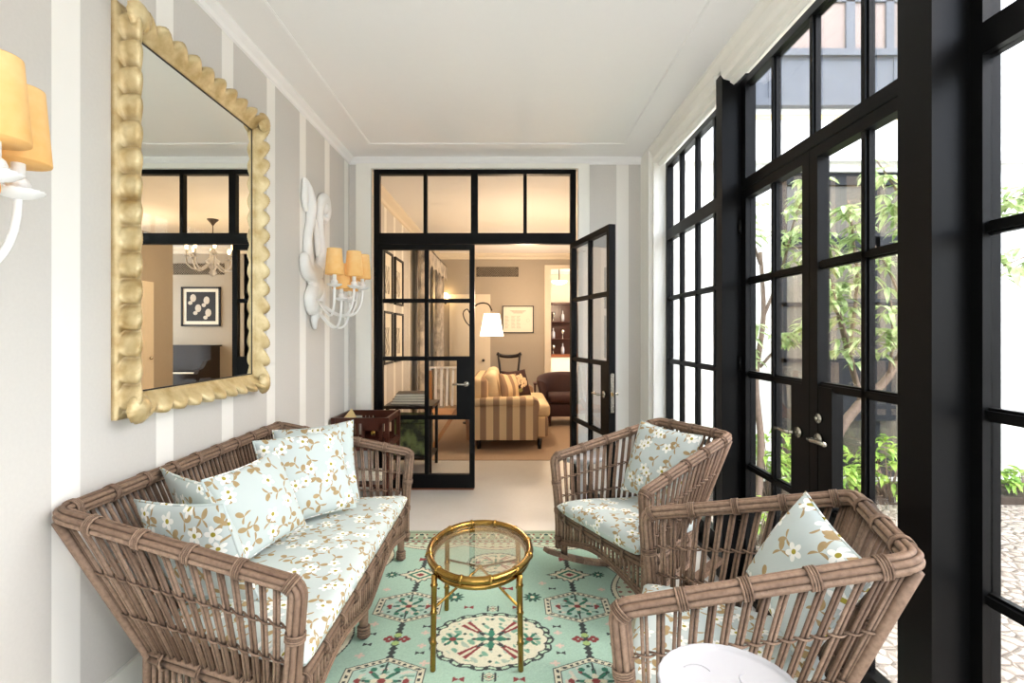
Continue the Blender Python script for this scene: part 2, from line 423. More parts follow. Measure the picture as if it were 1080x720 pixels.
# ------------------------------------------------------------------ steel windows
ROWS = [.0, .645, 1.145, 1.65, 2.13]
def panes(root, rects, place, name='pane'):
    for (a0, a1, z0, z1) in rects:
        b = MB(); vs = [place(a, d, z) for a in (a0, a1) for d in (-.003, .003) for z in (z0, z1)]
        b.add(vs, [(0, 1, 3, 2), (4, 6, 7, 5), (0, 4, 5, 1), (2, 3, 7, 6), (0, 2, 6, 4), (1, 5, 7, 3)])
        b.build(name, M['glass'], root)
def pbox(b, place, a0, a1, d0, d1, z0, z1):
    vs = [place(a, d, z) for a in (a0, a1) for d in (d0, d1) for z in (z0, z1)]
    b.add(vs, [(0, 1, 3, 2), (4, 6, 7, 5), (0, 4, 5, 1), (2, 3, 7, 6), (0, 2, 6, 4), (1, 5, 7, 3)])
def grid_frame(root, place, cols, rows, stile, top, bottom, mun=.022, dep=.025, plate=None, sl=True, name='window_frame'):
    """a glazed steel leaf: place(a, d, z); cols, rows are the outer limits and muntin centres"""
    b = MB(); a0, a1 = cols[0], cols[-1]; z0, z1 = rows[0], rows[-1]
    pbox(b, place, a0, a0+stile, -dep, dep, z0, z1); pbox(b, place, a1-stile, a1, -dep, dep, z0, z1)
    pbox(b, place, a0+stile, a1-stile, -dep, dep, z0, z0+bottom); pbox(b, place, a0+stile, a1-stile, -dep, dep, z1-top, z1)
    for a in cols[1:-1]:
        pbox(b, place, a-mun/2, a+mun/2, -dep*.75, dep*.75, z0+bottom, z1-top)
        pbox(b, place, a-mun*.85, a+mun*.85, -dep*.35, dep*.35, z0+bottom, z1-top)
    for z in rows[1:-1]:
        pbox(b, place, a0+stile, a1-stile, -dep*.75, dep*.75, z-mun/2, z+mun/2)
        pbox(b, place, a0+stile, a1-stile, -dep*.35, dep*.35, z-mun*.85, z+mun*.85)
    if plate:
        pbox(b, place, plate[0], plate[1], -dep*.9, dep*.9, plate[2], plate[3])
    b.build(name, M['black_steel'], root)
    rects = []
    for i in range(len(cols)-1):
        for j in range(len(rows)-1):
            p0 = cols[i]+(stile if i == 0 else mun/2); p1 = cols[i+1]-(stile if i == len(cols)-2 else mun/2)
            q0 = rows[j]+(bottom if j == 0 else mun/2); q1 = rows[j+1]-(top if j == len(rows)-2 else mun/2)
            rects.append((p0, p1, q0, q1))
    panes(root, rects, place)
def lever(root, place, a, z, s, side, lock=False):
    """a door lever on face side (-1 room side): rose, spindle and lever towards s"""
    b = MB()
    P = lambda da, dd, dz: V(*place(a+da, side*(.025+dd), z+dz))
    b.tube([P(0, 0, 0), P(0, .012, 0)], .024, 16); b.tube([P(0, .01, 0), P(0, .05, 0)], .008, 10)
    b.tube([P(0, .048, 0), P(s*.03, .052, 0), P(s*.075, .05, .002), P(s*.115, .05, 0)], [.010, .009, .0085, .008], 10)
    o = b.build('door_handle', M['chrome'], root); o['label'] = 'chrome lever handle'
    if lock:
        b = MB(); b.tube([P(0, 0, .085), P(0, .01, .085)], .02, 14); b.tube([P(-.03*s*0-.0, .008, .085), P(0, .02, .085)], .008, 8)
        o = b.build('lock', M['chrome'], root); o['label'] = 'round chrome lock'
# end wall: fixed frame + transom
end = lambda a, d, z: (a, YE+.02+d, z)
FX0, FX1 = -1.185, .585; MEET = -.30
rt = empty('window_1', (0, 0, 0), 0, 'black steel transom window with four panes above the end doors', 'window', None, 'structure')
cols = [FX0, -.735, MEET, .14, FX1]
b = MB(); pbox(b, end, FX0, FX1, -.03, .03, 2.76, 2.80); pbox(b, end, FX0, FX1, -.03, .03, 2.15, 2.245)
for a0, a1 in ((FX0, FX0+.05), (-.75, -.72), (MEET-.035, MEET+.025), (.125, .155), (FX1-.05, FX1)): pbox(b, end, a0, a1, -.03, .03, 2.245, 2.76)
pbox(b, end, FX0, FX0+.03, -.03, .03, 0, 2.15); pbox(b, end, FX1-.03, FX1, -.03, .03, 0, 2.15)
b.build('window_frame', M['black_steel'], rt)
panes(rt, [(FX0+.05, -.75, 2.245, 2.76), (-.72, MEET-.035, 2.245, 2.76), (MEET+.025, .125, 2.245, 2.76), (.155, FX1-.05, 2.245, 2.76)], end)
# left leaf, closed
DR = [.012, .63, 1.147, 1.654, 2.145]
d1 = empty('door_1', (0, 0, 0), 0, 'closed black steel glazed door leaf on the left of the end wall', 'door', None, 'structure')
grid_frame(d1, end, [FX0+.032, -.725, MEET-.003], DR, .045, .045, .12, plate=(MEET-.16, MEET-.03, .63, 1.147), name='door_frame')
lever(d1, end, MEET-.075, .925, -1, -1)
b = MB()
for z in (.35, 1.15, 1.9): b.tube([(FX0+.02, YE-.022, z-.04), (FX0+.02, YE-.022, z+.04)], .012, 8)
b.build('hinge', M['black_steel'], d1)
# right leaf, standing open into the garden room
hx, hy = FX1-.033, YE-.03; ang = R(-102.5)
ca, sa = math.cos(ang), math.sin(ang)
LW = .845
def opn(a, d, z):
    # a measured from hinge along the leaf; the leaf swings towards the camera and to the right
    return (hx+a*.216-d*.976, hy-a*.976-d*.216, z)
d2 = empty('door_2', (0, 0, 0), 0, 'black steel glazed door leaf standing open into the garden room', 'door', None, 'structure')
grid_frame(d2, opn, [0, .425, LW], DR, .045, .045, .12, plate=(LW-.16, LW-.03, .63, 1.147), name='door_frame')
lever(d2, opn, LW-.075, .925, -1, 1); lever(d2, opn, LW-.075, .925, -1, -1)
b = MB(); pbox(b, opn, LW, LW+.003, -.014, .014, .80, 1.08); o = b.build('lock_plate', M['chrome'], d2); o['label'] = 'nickel lock plate on the leaf edge'
b = MB(); pbox(b, opn, LW+.002, LW+.012, -.007, .007, .92, .945); o = b.build('latch', M['brass'], d2); o['label'] = 'brass latch'
# right wall bays
side = lambda a, d, z: (XW+.025-d, a, z)
ZT0, ZT1, ZH = 2.13, 2.21, 2.755
def bay_fixed(n, y0, y1, label):
    r = empty('window_%d' % n, (0, 0, 0), 0, label, 'window', None, 'structure')
    st = (y1-y0)/4; cols = [y0, y0+st, y0+2*st, y0+3*st, y1]
    grid_frame(r, side, cols, [0.0, .645, 1.145, 1.65, 2.15], .04, .03, .13)
    grid_frame(r, side, cols, [2.15, ZH], .04, .04, .055, name='transom_frame')
BAY1 = (2.95, 4.26); BAY2 = (1.57, 2.875); BAY3 = (.145, 1.45); BAY4 = (-1.28, .025)
bay_fixed(2, *BAY1, 'black steel window bay between the corner pilaster and first black post')
bay_fixed(4, *BAY3, 'black steel window bay nearest the camera on the right')
bay_fixed(6, *BAY4, 'black steel window bay beside the camera')
r = empty('window_3', (0, 0, 0), 0, 'black transom window above the courtyard french doors', 'window', None, 'structure')
st = (BAY2[1]-BAY2[0])/4; cols = [BAY2[0]+st*i for i in range(5)]
grid_frame(r, side, cols, [2.15, ZH], .05, .04, .055)
mid = (BAY2[0]+BAY2[1])/2
for n, (y0, y1, s, lab) in enumerate(((mid+.002, BAY2[1], 1, 'far leaf of the black courtyard french doors'), (BAY2[0], mid-.002, -1, 'near leaf of the black courtyard french doors'))):
    d = empty('door_%d' % (n+3), (0, 0, 0), 0, lab, 'door', None, 'structure')
    pl = (mid+.03, mid+.15) if s > 0 else (mid-.15, mid-.03)
    grid_frame(d, side, [y0, (y0+y1)/2, y1], [.03, .645, 1.145, 1.65, 2.145], .055, .045, .12, plate=(*pl, .50 if s < 0 else .55, 1.145), name='door_frame')
    lever(d, side, mid+s*.075, .93, s, 1, lock=(s < 0))
    b = MB()
    for z in (.3, 1.2, 1.95): b.tube([(XW-.01, y1-.01 if s > 0 else y0+.01, z-.04), (XW-.01, y1-.01 if s > 0 else y0+.01, z+.04)], .011, 8)
    b.build('hinge', M['black_steel'], d)
for k, (y0, y1) in enumerate(((2.875, 2.95), (1.45, 1.57), (.025, .145))):
    b = MB().box(1.18, XW+.08, y0, y1, 0, 2.80)
    b.box(1.172, 1.182, y0-.004, y1+.004, 0, 2.80)
    struct('trim_%d' % (6+k), b, M['black_steel'], ('black steel post between the far window bay and french doors', 'black steel post between the french doors and nearest bay', 'black steel post beside the camera')[k], 'post')
# sill under all the bays
struct('trim_9', MB().box(XW-.06, XW+.09, -1.28, 4.26, 0.0, .03), M['black_steel'], 'black steel sill along the foot of the windows', 'sill')
# blind cassettes, one for each bay
for k, (y0, y1) in enumerate((BAY1, BAY2, BAY3, BAY4)):
    b = MB(); b.prism([(1.165, 2.835), (1.165, 2.785), (1.18, 2.765), (1.25, 2.745), (1.27, 2.835)], lambda p, q, d: (p, d, q), y0+.02, y1-.005)
    b.prism([(1.205, 2.765), (1.205, 2.735), (1.225, 2.722), (1.245, 2.735), (1.25, 2.76)], lambda p, q, d: (p, d, q), y0+.04, y1-.03)
    o = b.build('roller_blind', M['white_paint'])
    tag(o, ('white rolled up blind over the far window bay', 'white rolled up blind over the french doors', 'white rolled up blind over the window bay nearest the camera', 'white rolled up blind above the bay beside the camera')[k], 'blind', 'rolled blinds above the windows')

# ------------------------------------------------------------------ wicker furniture
def tubes_bundle(b, path, cnt, ro, rs, n=6):
    path = [V(*p) for p in path]; fr = frames(path)
    for i in range(cnt):
        a = 2*PI*i/cnt+.3
        b.tube([p+A*(ro*math.cos(a))+B*(ro*math.sin(a)) for p, (t, A, B) in zip(path, fr)], rs, n)
def wraps(b, path, every, ro, width=3, first=None):
    """bindings: short coils of thin cane round the bundle at regular distances"""
    fr = frames(path); acc = (first if first is not None else every*.5); nxt = acc; L = 0
    for i in range(len(path)-1):
        seg = (path[i+1]-path[i]).length
        while nxt <= L+seg:
            f = (nxt-L)/seg; p = path[i].lerp(path[i+1], f); t, A, B = fr[i]
            for k in range(width):
                c = p+t*((k-(width-1)/2)*.0066)
                b.tube([c+A*(ro*math.cos(q))+B*(ro*math.sin(q)) for q in [2*PI*j/12 for j in range(12)]], .0036, 5, closed=True)
            nxt += every
        L += seg
def cane_pair(b, top, bot, along, r=.0052, gap=.0056, sub=1):
    d = (bot-top)
    for s in (-1, 1):
        o = along*(s*gap); b.tube([top+o, top.lerp(bot, .5)+o, bot+o*.9], r, 6)
def panel(b, t0, t1, b0, b1, pitch, nrm, rows, single=False, r=.0055):
    """spindles between the top segment and the bottom segment with twisted weavers"""
    L = ((t1-t0).length+(b1-b0).length)/2; n = max(2, int(L/pitch))
    for i in range(n+1):
        f = (i+.5)/(n+1); top = t0.lerp(t1, f); bot = b0.lerp(b1, f); al = (t1-t0).normalized()
        if single: b.tube([top, bot], r*1.15, 6)
        else: cane_pair(b, top, bot, al, r, r*1.05)
    for row in rows:
        a = t0.lerp(b0, row); c = t1.lerp(b1, row); m = (n+1)*4
        for ph in (0, PI):
            pts = []
            for j in range(m+1):
                f = j/m; p = a.lerp(c, f); w = math.sin(f*(n+1)*PI+ph)
                pts.append(p+nrm*(.0095*w)+V(0, 0, .004*math.cos(f*(n+1)*PI+ph)))
            b.tube(pts, .0034, 5)
def cushion(w0, w1, dep, th, n=(44, 26), crown=.015, pw=9, seed=0, bow=.01, name='seat_cushion', parent=None, loc=(0, 0, 0)):
    """a box cushion: w0 front width, w1 back width; local x across, y from the front"""
    nu, nv = n; b = MB(); rg = np.random.default_rng(seed); ph = rg.uniform(0, 6, 8)
    def warp(t, e):  # more samples near the edges
        return math.sin(t*PI/2)*.55+t*.45
    for sgn in (1, -1):
        vs = []; uv = []
        for j in range(nv+1):
            v = warp(-1+2*j/nv, 0)
            for i in range(nu+1):
                u = warp(-1+2*i/nu, 0)
                k = (max(0, 1-abs(u)**pw)*max(0, 1-abs(v)**pw))**.45
                w = w0+(w1-w0)*(v+1)/2
                e = 1-.012*(1-k)
                x = u*w/2*e; y = (v+1)/2*dep
                z = sgn*(th/2*k+crown*(1-u*u)*(1-v*v))
                if sgn > 0: z += .004*k*(math.sin(9*x+ph[0])+math.sin(13*y+7*x+ph[1]))
                vs.append((x+loc[0], y+loc[1], z+loc[2])); uv.append((x, y+(z if sgn > 0 else -z)*1.0))
        fs = []
        for j in range(nv):
            for i in range(nu):
                q = [j*(nu+1)+i, j*(nu+1)+i+1, (j+1)*(nu+1)+i+1, (j+1)*(nu+1)+i]
                fs.append(q if sgn > 0 else q[::-1])
        b.add(vs, fs, 0, True, uv)
    return b.build(name, M['floral'], parent)
def wicker_seat(root, fw, bw, dep, zf, zb, u_in, v_in, legs, arch, pitch=.041, front_in=.012):
    """frame of the sofa and the armchairs: local x across, y = 0 at the front, growing to the back"""
    ZS = .30; ZL = .15
    FLt, BLt, BRt, FRt = V(-fw/2, 0, zf), V(-bw/2, dep, zb), V(bw/2, dep, zb), V(fw/2, 0, zf)
    f2, b2, dv = fw/2-front_in, bw/2-u_in, dep-v_in
    FLs, BLs, BRs, FRs = V(-f2, .03, ZS), V(-b2, dv, ZS), V(b2, dv, ZS), V(f2, .03, ZS)
    dn = V(0, 0, ZL-ZS)
    # the rail runs up one front post, along the arm, back and other arm, and down the other post
    rail = round_path([FLs+V(.0, 0, -.19), FLs+V(0, 0, .0), FLt, BLt, BRt, FRt, FRs, FRs+V(0, 0, -.19)], [0, .1, .034, .04, .04, .034, .1, 0], 7)
    rail = resample(rail, .06)
    b = MB(); tubes_bundle(b, rail, 7, .0175, .0095, 7); b.tube(rail, .0145, 6)
    wraps(b, rail, .16, .0275, 4, .06)
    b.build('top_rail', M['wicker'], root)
    # rear corner canes
    for T, Bt in ((BLt, BLs), (BRt, BRs)):
        c = MB(); out = (T-V(0, dep/2, 0)); out.z = 0; out.normalize()
        c.tube(resample([T+V(0, 0, -.02), Bt, Bt+dn], .1), .0165, 10); c.build('corner_post', M['wicker'], root)
    b = MB(); panel(b, BLt, BRt, BLs, BRs, pitch*.72, V(0, 1, 0), (.40, .7), single=True, r=.0068); b.build('backrest', M['wicker'], root)
    for (t0, t1, b0, b1) in ((FLt, BLt, FLs, BLs), (FRt, BRt, FRs, BRs)):
        b = MB(); nr = (t1-t0).cross(V(0, 0, 1)).normalized(); panel(b, t0, t1, b0, b1, pitch, nr, (.38, .68)); b.build('arm_panel', M['wicker'], root)
    # seat rail, skirt and lower rail
    b = MB()
    ring = [FLs, FRs, BRs, BLs]
    for i in range(4):
        p, q = ring[i], ring[(i+1) % 4]
        for dz in (.012, -.012): b.tube(resample([p+V(0, 0, dz), q+V(0, 0, dz)], .2), .0125, 7)
        wraps(b, resample([p, q], .05), .17, .027, 2)
    b.build('seat_rail', M['wicker'], root)
    for i in range(4):
        p, q = ring[i], ring[(i+1) % 4]; nr = (q-p).cross(V(0, 0, 1)).normalized(); L = (q-p).length; n = int(L/.030); b = MB()
        nar = arch if i == 0 else 1
        lowz = lambda f: ZL-ZS+.07*(math.sin(f*PI*nar)**2 if nar else 0)**.8 if i in (0,) else ZL-ZS
        low = [p.lerp(q, j/24)+V(0, 0, lowz(j/24)) for j in range(25)]
        for k in range(n+1):
            f = k/n; top = p.lerp(q, f); b.tube([top, top+V(0, 0, lowz(f))], .0075, 6)
        b.tube(low, .010, 7); b.tube([x+V(0, 0, .016) for x in low], .007, 6); b.tube([x+nr*.008+V(0, 0, -.008) for x in low], .006, 6)
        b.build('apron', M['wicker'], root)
    b = MB(); b.prism([(-f2+.02, .04), (f2-.02, .04), (b2-.02, dv-.02), (-b2+.02, dv-.02)], lambda x, y, d: (x, y, d), ZS-.012, ZS+.012)
    b.build('seat_deck', M['wicker'], root)
    for (x, y) in legs:
        b = MB(); pth = [V(x, y, ZS-.02), V(x, y, .10), V(x, y, .0)]
        b.tube(pth, [.022, .021, .019], 12)
        for z in (.012, .024, .036, .048): b.tube([V(x+.024*math.cos(q), y+.024*math.sin(q), z) for q in [2*PI*j/12 for j in range(12)]], .006, 5, closed=True)
        b.build('leg', M['wicker'], root)
    return f2, b2, dv, ZS
# the sofa: faces +x, so its local front (-y) turns to world +x
sofa = empty('wicker_sofa', (-.60, 2.33, .007), R(90), 'long brown wicker sofa with floral seat cushion against the striped wall', 'sofa')
f2, b2, dv, ZS = wicker_seat(sofa, 1.68, 1.52, .76, .635, .812, .15, .17, [(-.80, .05), (0, .05), (.80, .05), (-.58, .56), (.58, .56)], 2)
cushion(1.585, 1.20, .555, .10, (120, 44), .012, 12, 1, parent=sofa, loc=(0, .005, ZS+.075))
def chair(name, loc, rz, label, first=None):
    root = empty(name, loc, rz, label, 'armchair', 'wicker armchairs opposite the sofa')
    f2, b2, dv, ZS = wicker_seat(root, .77, .53, .69, .635, .812, .09, .18, [], 1)
    cushion(.71, .40, .55, .095, (60, 44), .014, 10, 3, parent=root, loc=(0, -.005, ZS+.06))
    for s in (-1, 1):
        b = MB(); pts = []
        for i in range(19):
            f = i/18; y = -.07+.80*f; x = s*(f2-.01-(f2-b2)*max(0, min(1, (y-.03)/(dv-.03))))
            z = .013+.105*((f-.5)/.5)**2
            pts.append(V(x, y, z))
        for p, q in zip(pts, pts[1:]): b.bar(p, q, .05, .024)
        b.build('rocker', M['wicker'], root)
        for y in (.05, dv-.03):
            f = (y+.07)/.80; x = s*(f2-.01-(f2-b2)*max(0, min(1, (y-.03)/(dv-.03)))); z = .013+.105*((f-.5)/.5)**2
            c = MB(); c.tube([V(x, y, z), V(x, y, ZS)], .02, 10); c.build('leg', M['wicker'], root)
    return root
def face(dx, dy): return math.atan2(dy, dx)+PI/2   # local -y turns to (dx, dy)
near = chair('wicker_armchair', (.416, 1.73, .0065), face(-.94, .342), 'near wicker rocking armchair facing away beside the courtyard french doors')
far = chair('wicker_armchair', (.435, 2.70, .0065), face(-.894, -.447), 'far wicker rocking armchair turned towards the sofa by the first post')
far.rotation_euler = (R(0), 0, far.rotation_euler[2])

# loose pillows
def pillow_mesh(w, h, t, seed=0, n=26):
    rg = np.random.default_rng(seed); ph = rg.uniform(0, 6.28, 8); b = MB()
    P = lambda u, v: (u*w/2*(1-.075*(1-v*v)*u*u), v*h/2*(1-.075*(1-u*u)*v*v))
    for sgn in (1, -1):
        vs = []; uv = []
        for j in range(n+1):
            v = math.sin((-1+2*j/n)*PI/2)*.4+(-1+2*j/n)*.6
            for i in range(n+1):
                u = math.sin((-1+2*i/n)*PI/2)*.4+(-1+2*i/n)*.6
                x, y = P(u, v); k = max(0, (1-u*u)*(1-v*v))
                z = t/2*k**.42*(1-.12*v)+.007*k**.6*(math.sin(14*x+8*y+ph[0])+math.sin(19*y-6*x+ph[1]))
                vs.append((x, sgn*-z, y)); uv.append((x+(.6 if sgn < 0 else 0), y))
        fs = []
        for j in range(n):
            for i in range(n):
                q = [j*(n+1)+i, j*(n+1)+i+1, (j+1)*(n+1)+i+1, (j+1)*(n+1)+i]; fs.append(q if sgn > 0 else q[::-1])
        b.add(vs, fs, 0, True, uv)
    edge = [(u, -1) for u in np.linspace(-1, 1, 14)[:-1]]+[(1, v) for v in np.linspace(-1, 1, 14)[:-1]]+[(-u, 1) for u in np.linspace(-1, 1, 14)[:-1]]+[(-1, -v) for v in np.linspace(-1, 1, 14)[:-1]]
    pp = [(P(u, v)[0], 0, P(u, v)[1]) for u, v in edge]
    return b, pp
def pillow(loc, nx, ny, tilt, roll, label, w=.44, h=.43, t=.15, seed=0, group='floral throw pillows', mat=None, name='throw_pillow'):
    """normal (nx, ny) is the way its face looks; tilt leans it back; roll turns it in its own plane"""
    b, pp = pillow_mesh(w, h, t, seed); o = b.build(name, mat or M['floral'])
    mt = Matrix.Rotation(math.atan2(ny, nx)+PI/2, 4, 'Z') @ Matrix.Rotation(R(-tilt), 4, 'X') @ Matrix.Rotation(R(roll), 4, 'Y')
    o.matrix_world = Matrix.Translation(V(*loc)) @ mt
    c = MB(); c.tube(pp, .0042, 6, closed=True)
    c.uv = {i: (p[0], p[2]) for i, p in enumerate(c.v)}
    q = c.build('piping', mat or M['floral'], o)
    return tag(o, label, 'pillow', group)
g = 'floral throw pillows on the sofa'
pillow((-1.06, 1.77, .63), .32, .94, 18, 5, 'floral pillow leaning inside the near arm of the sofa, first in the row', seed=1, group=g, w=.41, h=.38, t=.11)
pillow((-1.125, 1.935, .668), .62, .78, 24, 2, 'floral pillow second from the near arm of the sofa', seed=2, group=g, w=.40, h=.41, t=.095)
pillow((-1.07, 2.22, .637), .88, -.36, 22, -6, 'floral pillow standing in the middle of the sofa row', seed=3, group=g, w=.39, h=.37, t=.14)
pillow((-1.01, 2.60, .658), .66, -.72, 20, -3, 'floral pillow in front of the one against the far arm', seed=4, group=g)
pillow((-1.048, 2.83, .653), .25, -.95, 17, -5, 'floral pillow propped against the far arm of the sofa', seed=5, group=g, w=.42, t=.13)
pillow((.84, 2.908, .638), -.80, -.60, 20, 4, 'floral pillow on the far wicker armchair', seed=6, w=.42, h=.42, group='floral pillows on the armchairs')
pillow((.885, 1.565, .645), -.93, -.14, 22, 21, 'floral pillow standing on its corner in the near wicker armchair', seed=7, w=.35, h=.35, group='floral pillows on the armchairs')

# ------------------------------------------------------------------ brass faux bamboo table
tb = empty('brass_table', (-.13, 2.33, .007), 0, 'oval brass bamboo style side table with glass top on the rug', 'side table')
def ov(a, b_, z, n=48): return [V(a*math.cos(2*PI*i/n), b_*math.sin(2*PI*i/n), z) for i in range(n)]
b = MB(); b.tube(ov(.222, .31, .40), .0155, 10, closed=True); b.tube(ov(.212, .30, .372), .013, 10, closed=True)
for i in range(12):
    a = 2*PI*(i+.5)/12; p = V(.222*math.cos(a), .31*math.sin(a), .40); d = V(-.222*math.sin(a), .31*math.cos(a), 0).normalized()
    b.tube([p-d*.008, p-d*.003, p+d*.003, p+d*.008], [.0158, .019, .019, .0158], 10)
b.build('top_rim', M['brass'], tb)
b = MB(); n = 48
b.add([(.212*math.cos(2*PI*i/n), .30*math.sin(2*PI*i/n), z) for z in (.398, .406) for i in range(n)], [tuple(range(n-1, -1, -1)), tuple(range(n, 2*n))]+[(i, (i+1) % n, n+(i+1) % n, n+i) for i in range(n)])
b.build('glass_top', M['glass'], tb)
for sx in (-1, 1):
    for sy in (-1, 1):
        b = MB(); x, y = sx*.172, sy*.225; zz = [0, .004, .105, .113, .121, .225, .233, .241, .335, .343, .351, .385]
        rr = [.010, .0115, .0115, .0155, .0115, .0118, .0158, .0118, .012, .016, .012, .012]
        b.tube([V(x*(1+.03*(1-z/.4)), y*(1+.03*(1-z/.4)), z) for z in zz], rr, 12); b.build('leg', M['brass'], tb)
b = MB()
for sx, sy in ((1, 1), (1, -1)): b.tube([V(sx*.175, sy*.228, .25), V(0, 0, .315), V(-sx*.175, -sy*.228, .25)], .0055, 8)
b.ball((0, 0, .315), .014, .014, .01); b.build('stretcher', M['brass'], tb)

# white scalloped pedestal tables
def pedestal(loc, h, r, label):
    o = empty('pedestal_table', loc, 0, label, 'side table', 'white scalloped pedestal tables')
    b = MB(); sc_ = lambda t: 1+.012*abs(math.cos(14*t))
    b.lathe([(r*.55, h-.035), (r*.93, h-.03), (r, h-.012), (r*1.01, h+.002), (r*.985, h+.006), (r*.95, h-.002), (r*.9, h-.006), (0, h-.006)], n=112, wave=sc_); b.build('table_top', M['white_enamel'], o)
    for k, (x0, y0, a0) in enumerate(((-.3, .35, .3), (.45, .2, 2.2), (-.1, -.45, 4.0))):
        b = MB(); b.tube([V(r*(x0+.35*math.cos(a0+q)*(.5+.1*q)), r*(y0+.35*math.sin(a0+q)*(.5+.1*q)), h-.0055) for q in np.linspace(0, 2.2, 12)], .0014, 5)
        b.build('embossed_curl', M['white_enamel'], o)
    b = MB(); b.lathe([(.02, h-.03), (.05, h-.06), (.03, h-.12), (.024, h*.55), (.035, h*.4), (.026, h*.25), (.03, .09), (.075, .05), (.13, .02), (.13, 0)], n=32); b.build('pedestal', M['white_enamel'], o)
    return o
pedestal((.462, 1.093, .007), .618, .143, 'white scalloped pedestal table in front of the near wicker armchair')
pedestal((.525, 3.755, 0), .49, .155, 'white round pedestal table behind the far wicker armchair by the open door')

# ------------------------------------------------------------------ rug
def make_rug():
    x0, x1, y0, y1 = -1.02, .86, 1.04, 3.60; st = .0042
    nx = int((x1-x0)/st); ny = int((y1-y0)/st)
    xs = np.linspace(x0, x1, nx+1); ys = np.linspace(y0, y1, ny+1)
    X, Y = np.meshgrid(xs, ys); cx, cy = (x0+x1)/2, (y0+y1)/2
    def lin(*c): return np.array(srgb(*c)[:3])
    C = np.empty(X.shape+(3,)); mint = lin(172, 206, 188); C[:] = mint
    rg = np.random.default_rng(5)
    def lown(sc_, seed):
        q = np.random.default_rng(seed); a = np.zeros_like(X)
        for _ in range(5):
            kx, ky, p = q.normal(0, sc_), q.normal(0, sc_), q.uniform(0, 6.28); a += np.sin(kx*X+ky*Y+p)
        return a/5
    def put(mask, c): C[mask] = lin(*c)
    C *= (1+.05*lown(9, 1))[..., None]
    dark = (48, 54, 58); cream = (224, 220, 194); red = (140, 46, 52); green = (44, 122, 98); pale = (190, 218, 190); deep = (34, 74, 66)
    ax = lambda: np.abs(X-cx)
    # ---- border
    e = np.minimum(np.minimum(X-x0, x1-X), np.minimum(Y-y0, y1-Y))
    along = np.where((np.minimum(X-x0, x1-X) < np.minimum(Y-y0, y1-Y)), Y-cy, X-cx)
    put(e < .20, (176, 196, 170))
    put((e > .035) & (e < .165), (152, 168, 140))
    k = np.sin(along*2*PI/.12); band = (e-.10)/.055
    put((e > .035) & (e < .165) & (np.abs(band-k*.8) < .22), cream)
    put((e > .035) & (e < .165) & ((np.mod(along+.03, .06)-.03)**2+(e-.10+.03*np.sign(k))**2 < .013**2), red)
    put((e > .035) & (e < .165) & ((np.mod(along, .06)-.03)**2+(e-.10-.03*np.sign(k))**2 < .016**2), deep)
    for a0, w in ((.03, .004), (.168, .004), (.198, .004), (.012, .003)): put(np.abs(e-a0) < w, dark)
    put((np.abs(e-.183) < .008) & (np.mod(along, .04) < .02), red)
    # scalloped cream spandrel edge
    sp = .235+.07*np.abs(np.cos(along*PI/.42))
    put((e > .202) & (e < sp), (200, 214, 188)); put((np.abs(e-sp) < .014), cream); put(np.abs(e-sp-.014) < .0035, dark); put(np.abs(e-sp+.014) < .003, dark)
    put((e > .202) & (e < sp-.02) & ((np.mod(along+.0, .05)-.025)**2+(np.mod(e, .05)-.025)**2 < .012**2), (150, 110, 96))
    # ---- field figures
    def hexd(px, py, sx, sy):
        u, v = np.abs(X-px)/sx, np.abs(Y-py)/sy
        return np.maximum(u*.5+v*1.0, u)  # elongated hexagon: <1 inside
    def hexagon(px, py, s):
        h = hexd(px, py, s, s*.92)
        put(h < 1.025, dark); put(h < .995, cream)
        zig = np.mod(np.arctan2(Y-py, X-px)*28/(2*PI), 1) < .5
        put((h < .95) & (h > .86) & zig, dark); put(h < .83, dark); put(h < .80, (184, 214, 200))
        q = lown(70, int(abs(px*100+py*77))); put((h < .78) & (q > .38), (126, 168, 150)); put((h < .78) & (q < -.45), (222, 214, 200))
        th = np.arctan2(Y-py, X-px); rr = np.hypot(X-px, Y-py)
        put((h < .78) & (np.abs(X-px) < .003), dark)
        put(rr < s*.5*(.55+.45*np.cos(8*th)), dark); put(rr < s*.42*(.5+.5*np.cos(8*th)), green); put(rr < s*.28*np.abs(np.cos(2*th)), cream); put(rr < s*.1, red)
        gx, gy = np.mod(X-px, .036)-.018, np.mod(Y-py, .036)-.018; gi = (np.floor((X-px)/.036)+2*np.floor((Y-py)/.036)) % 5
        dots = (h < .74) & (rr > s*.42) & (np.hypot(gx, gy) < .0085)
        put(dots & (gi == 0), red); put(dots & (gi == 1), green); put(dots & (gi == 2), cream); put(dots & (gi == 3), deep)
        for t in range(6):
            qx, qy = px+s*.6*math.cos(t*PI/3), py+s*.5*math.sin(t*PI/3)
            put((X-qx)**2+(Y-qy)**2 < (s*.085)**2, red if t % 3 == 0 else green)
    def diamond(px, py, s):
        d = np.abs(X-px)/s+np.abs(Y-py)/(s*.8); th = np.arctan2(Y-py, X-px)
        put(d < 1+.1*np.cos(12*th), dark); put(d < .88+.08*np.cos(12*th), cream); put(d < .6, green); put(d < .4, cream); put(d < .22, red)
    def chain(px, ya, yb):
        k = np.mod(Y, .03)/.03
        put((Y > ya) & (Y < yb) & (np.abs(X-px) < .007+.012*np.abs(k-.5)*2), dark)
    def bow(px, py, s, c):
        put((np.abs(X-px) < s) & (np.abs(Y-py) < s*.12+np.abs(X-px)*.55), c)
    def rose(px, py, s):
        r_ = np.hypot(X-px, Y-py); return (r_ < s*(.65+.35*np.abs(np.cos(2*np.arctan2(Y-py, X-px))))) & (r_ > s*.18)
    def plus(px, py, s, c):
        put((np.abs(X-px) < s) & (np.abs(Y-py) < s*.35), c); put((np.abs(Y-py) < s*.9) & (np.abs(X-px) < s*.35), c)
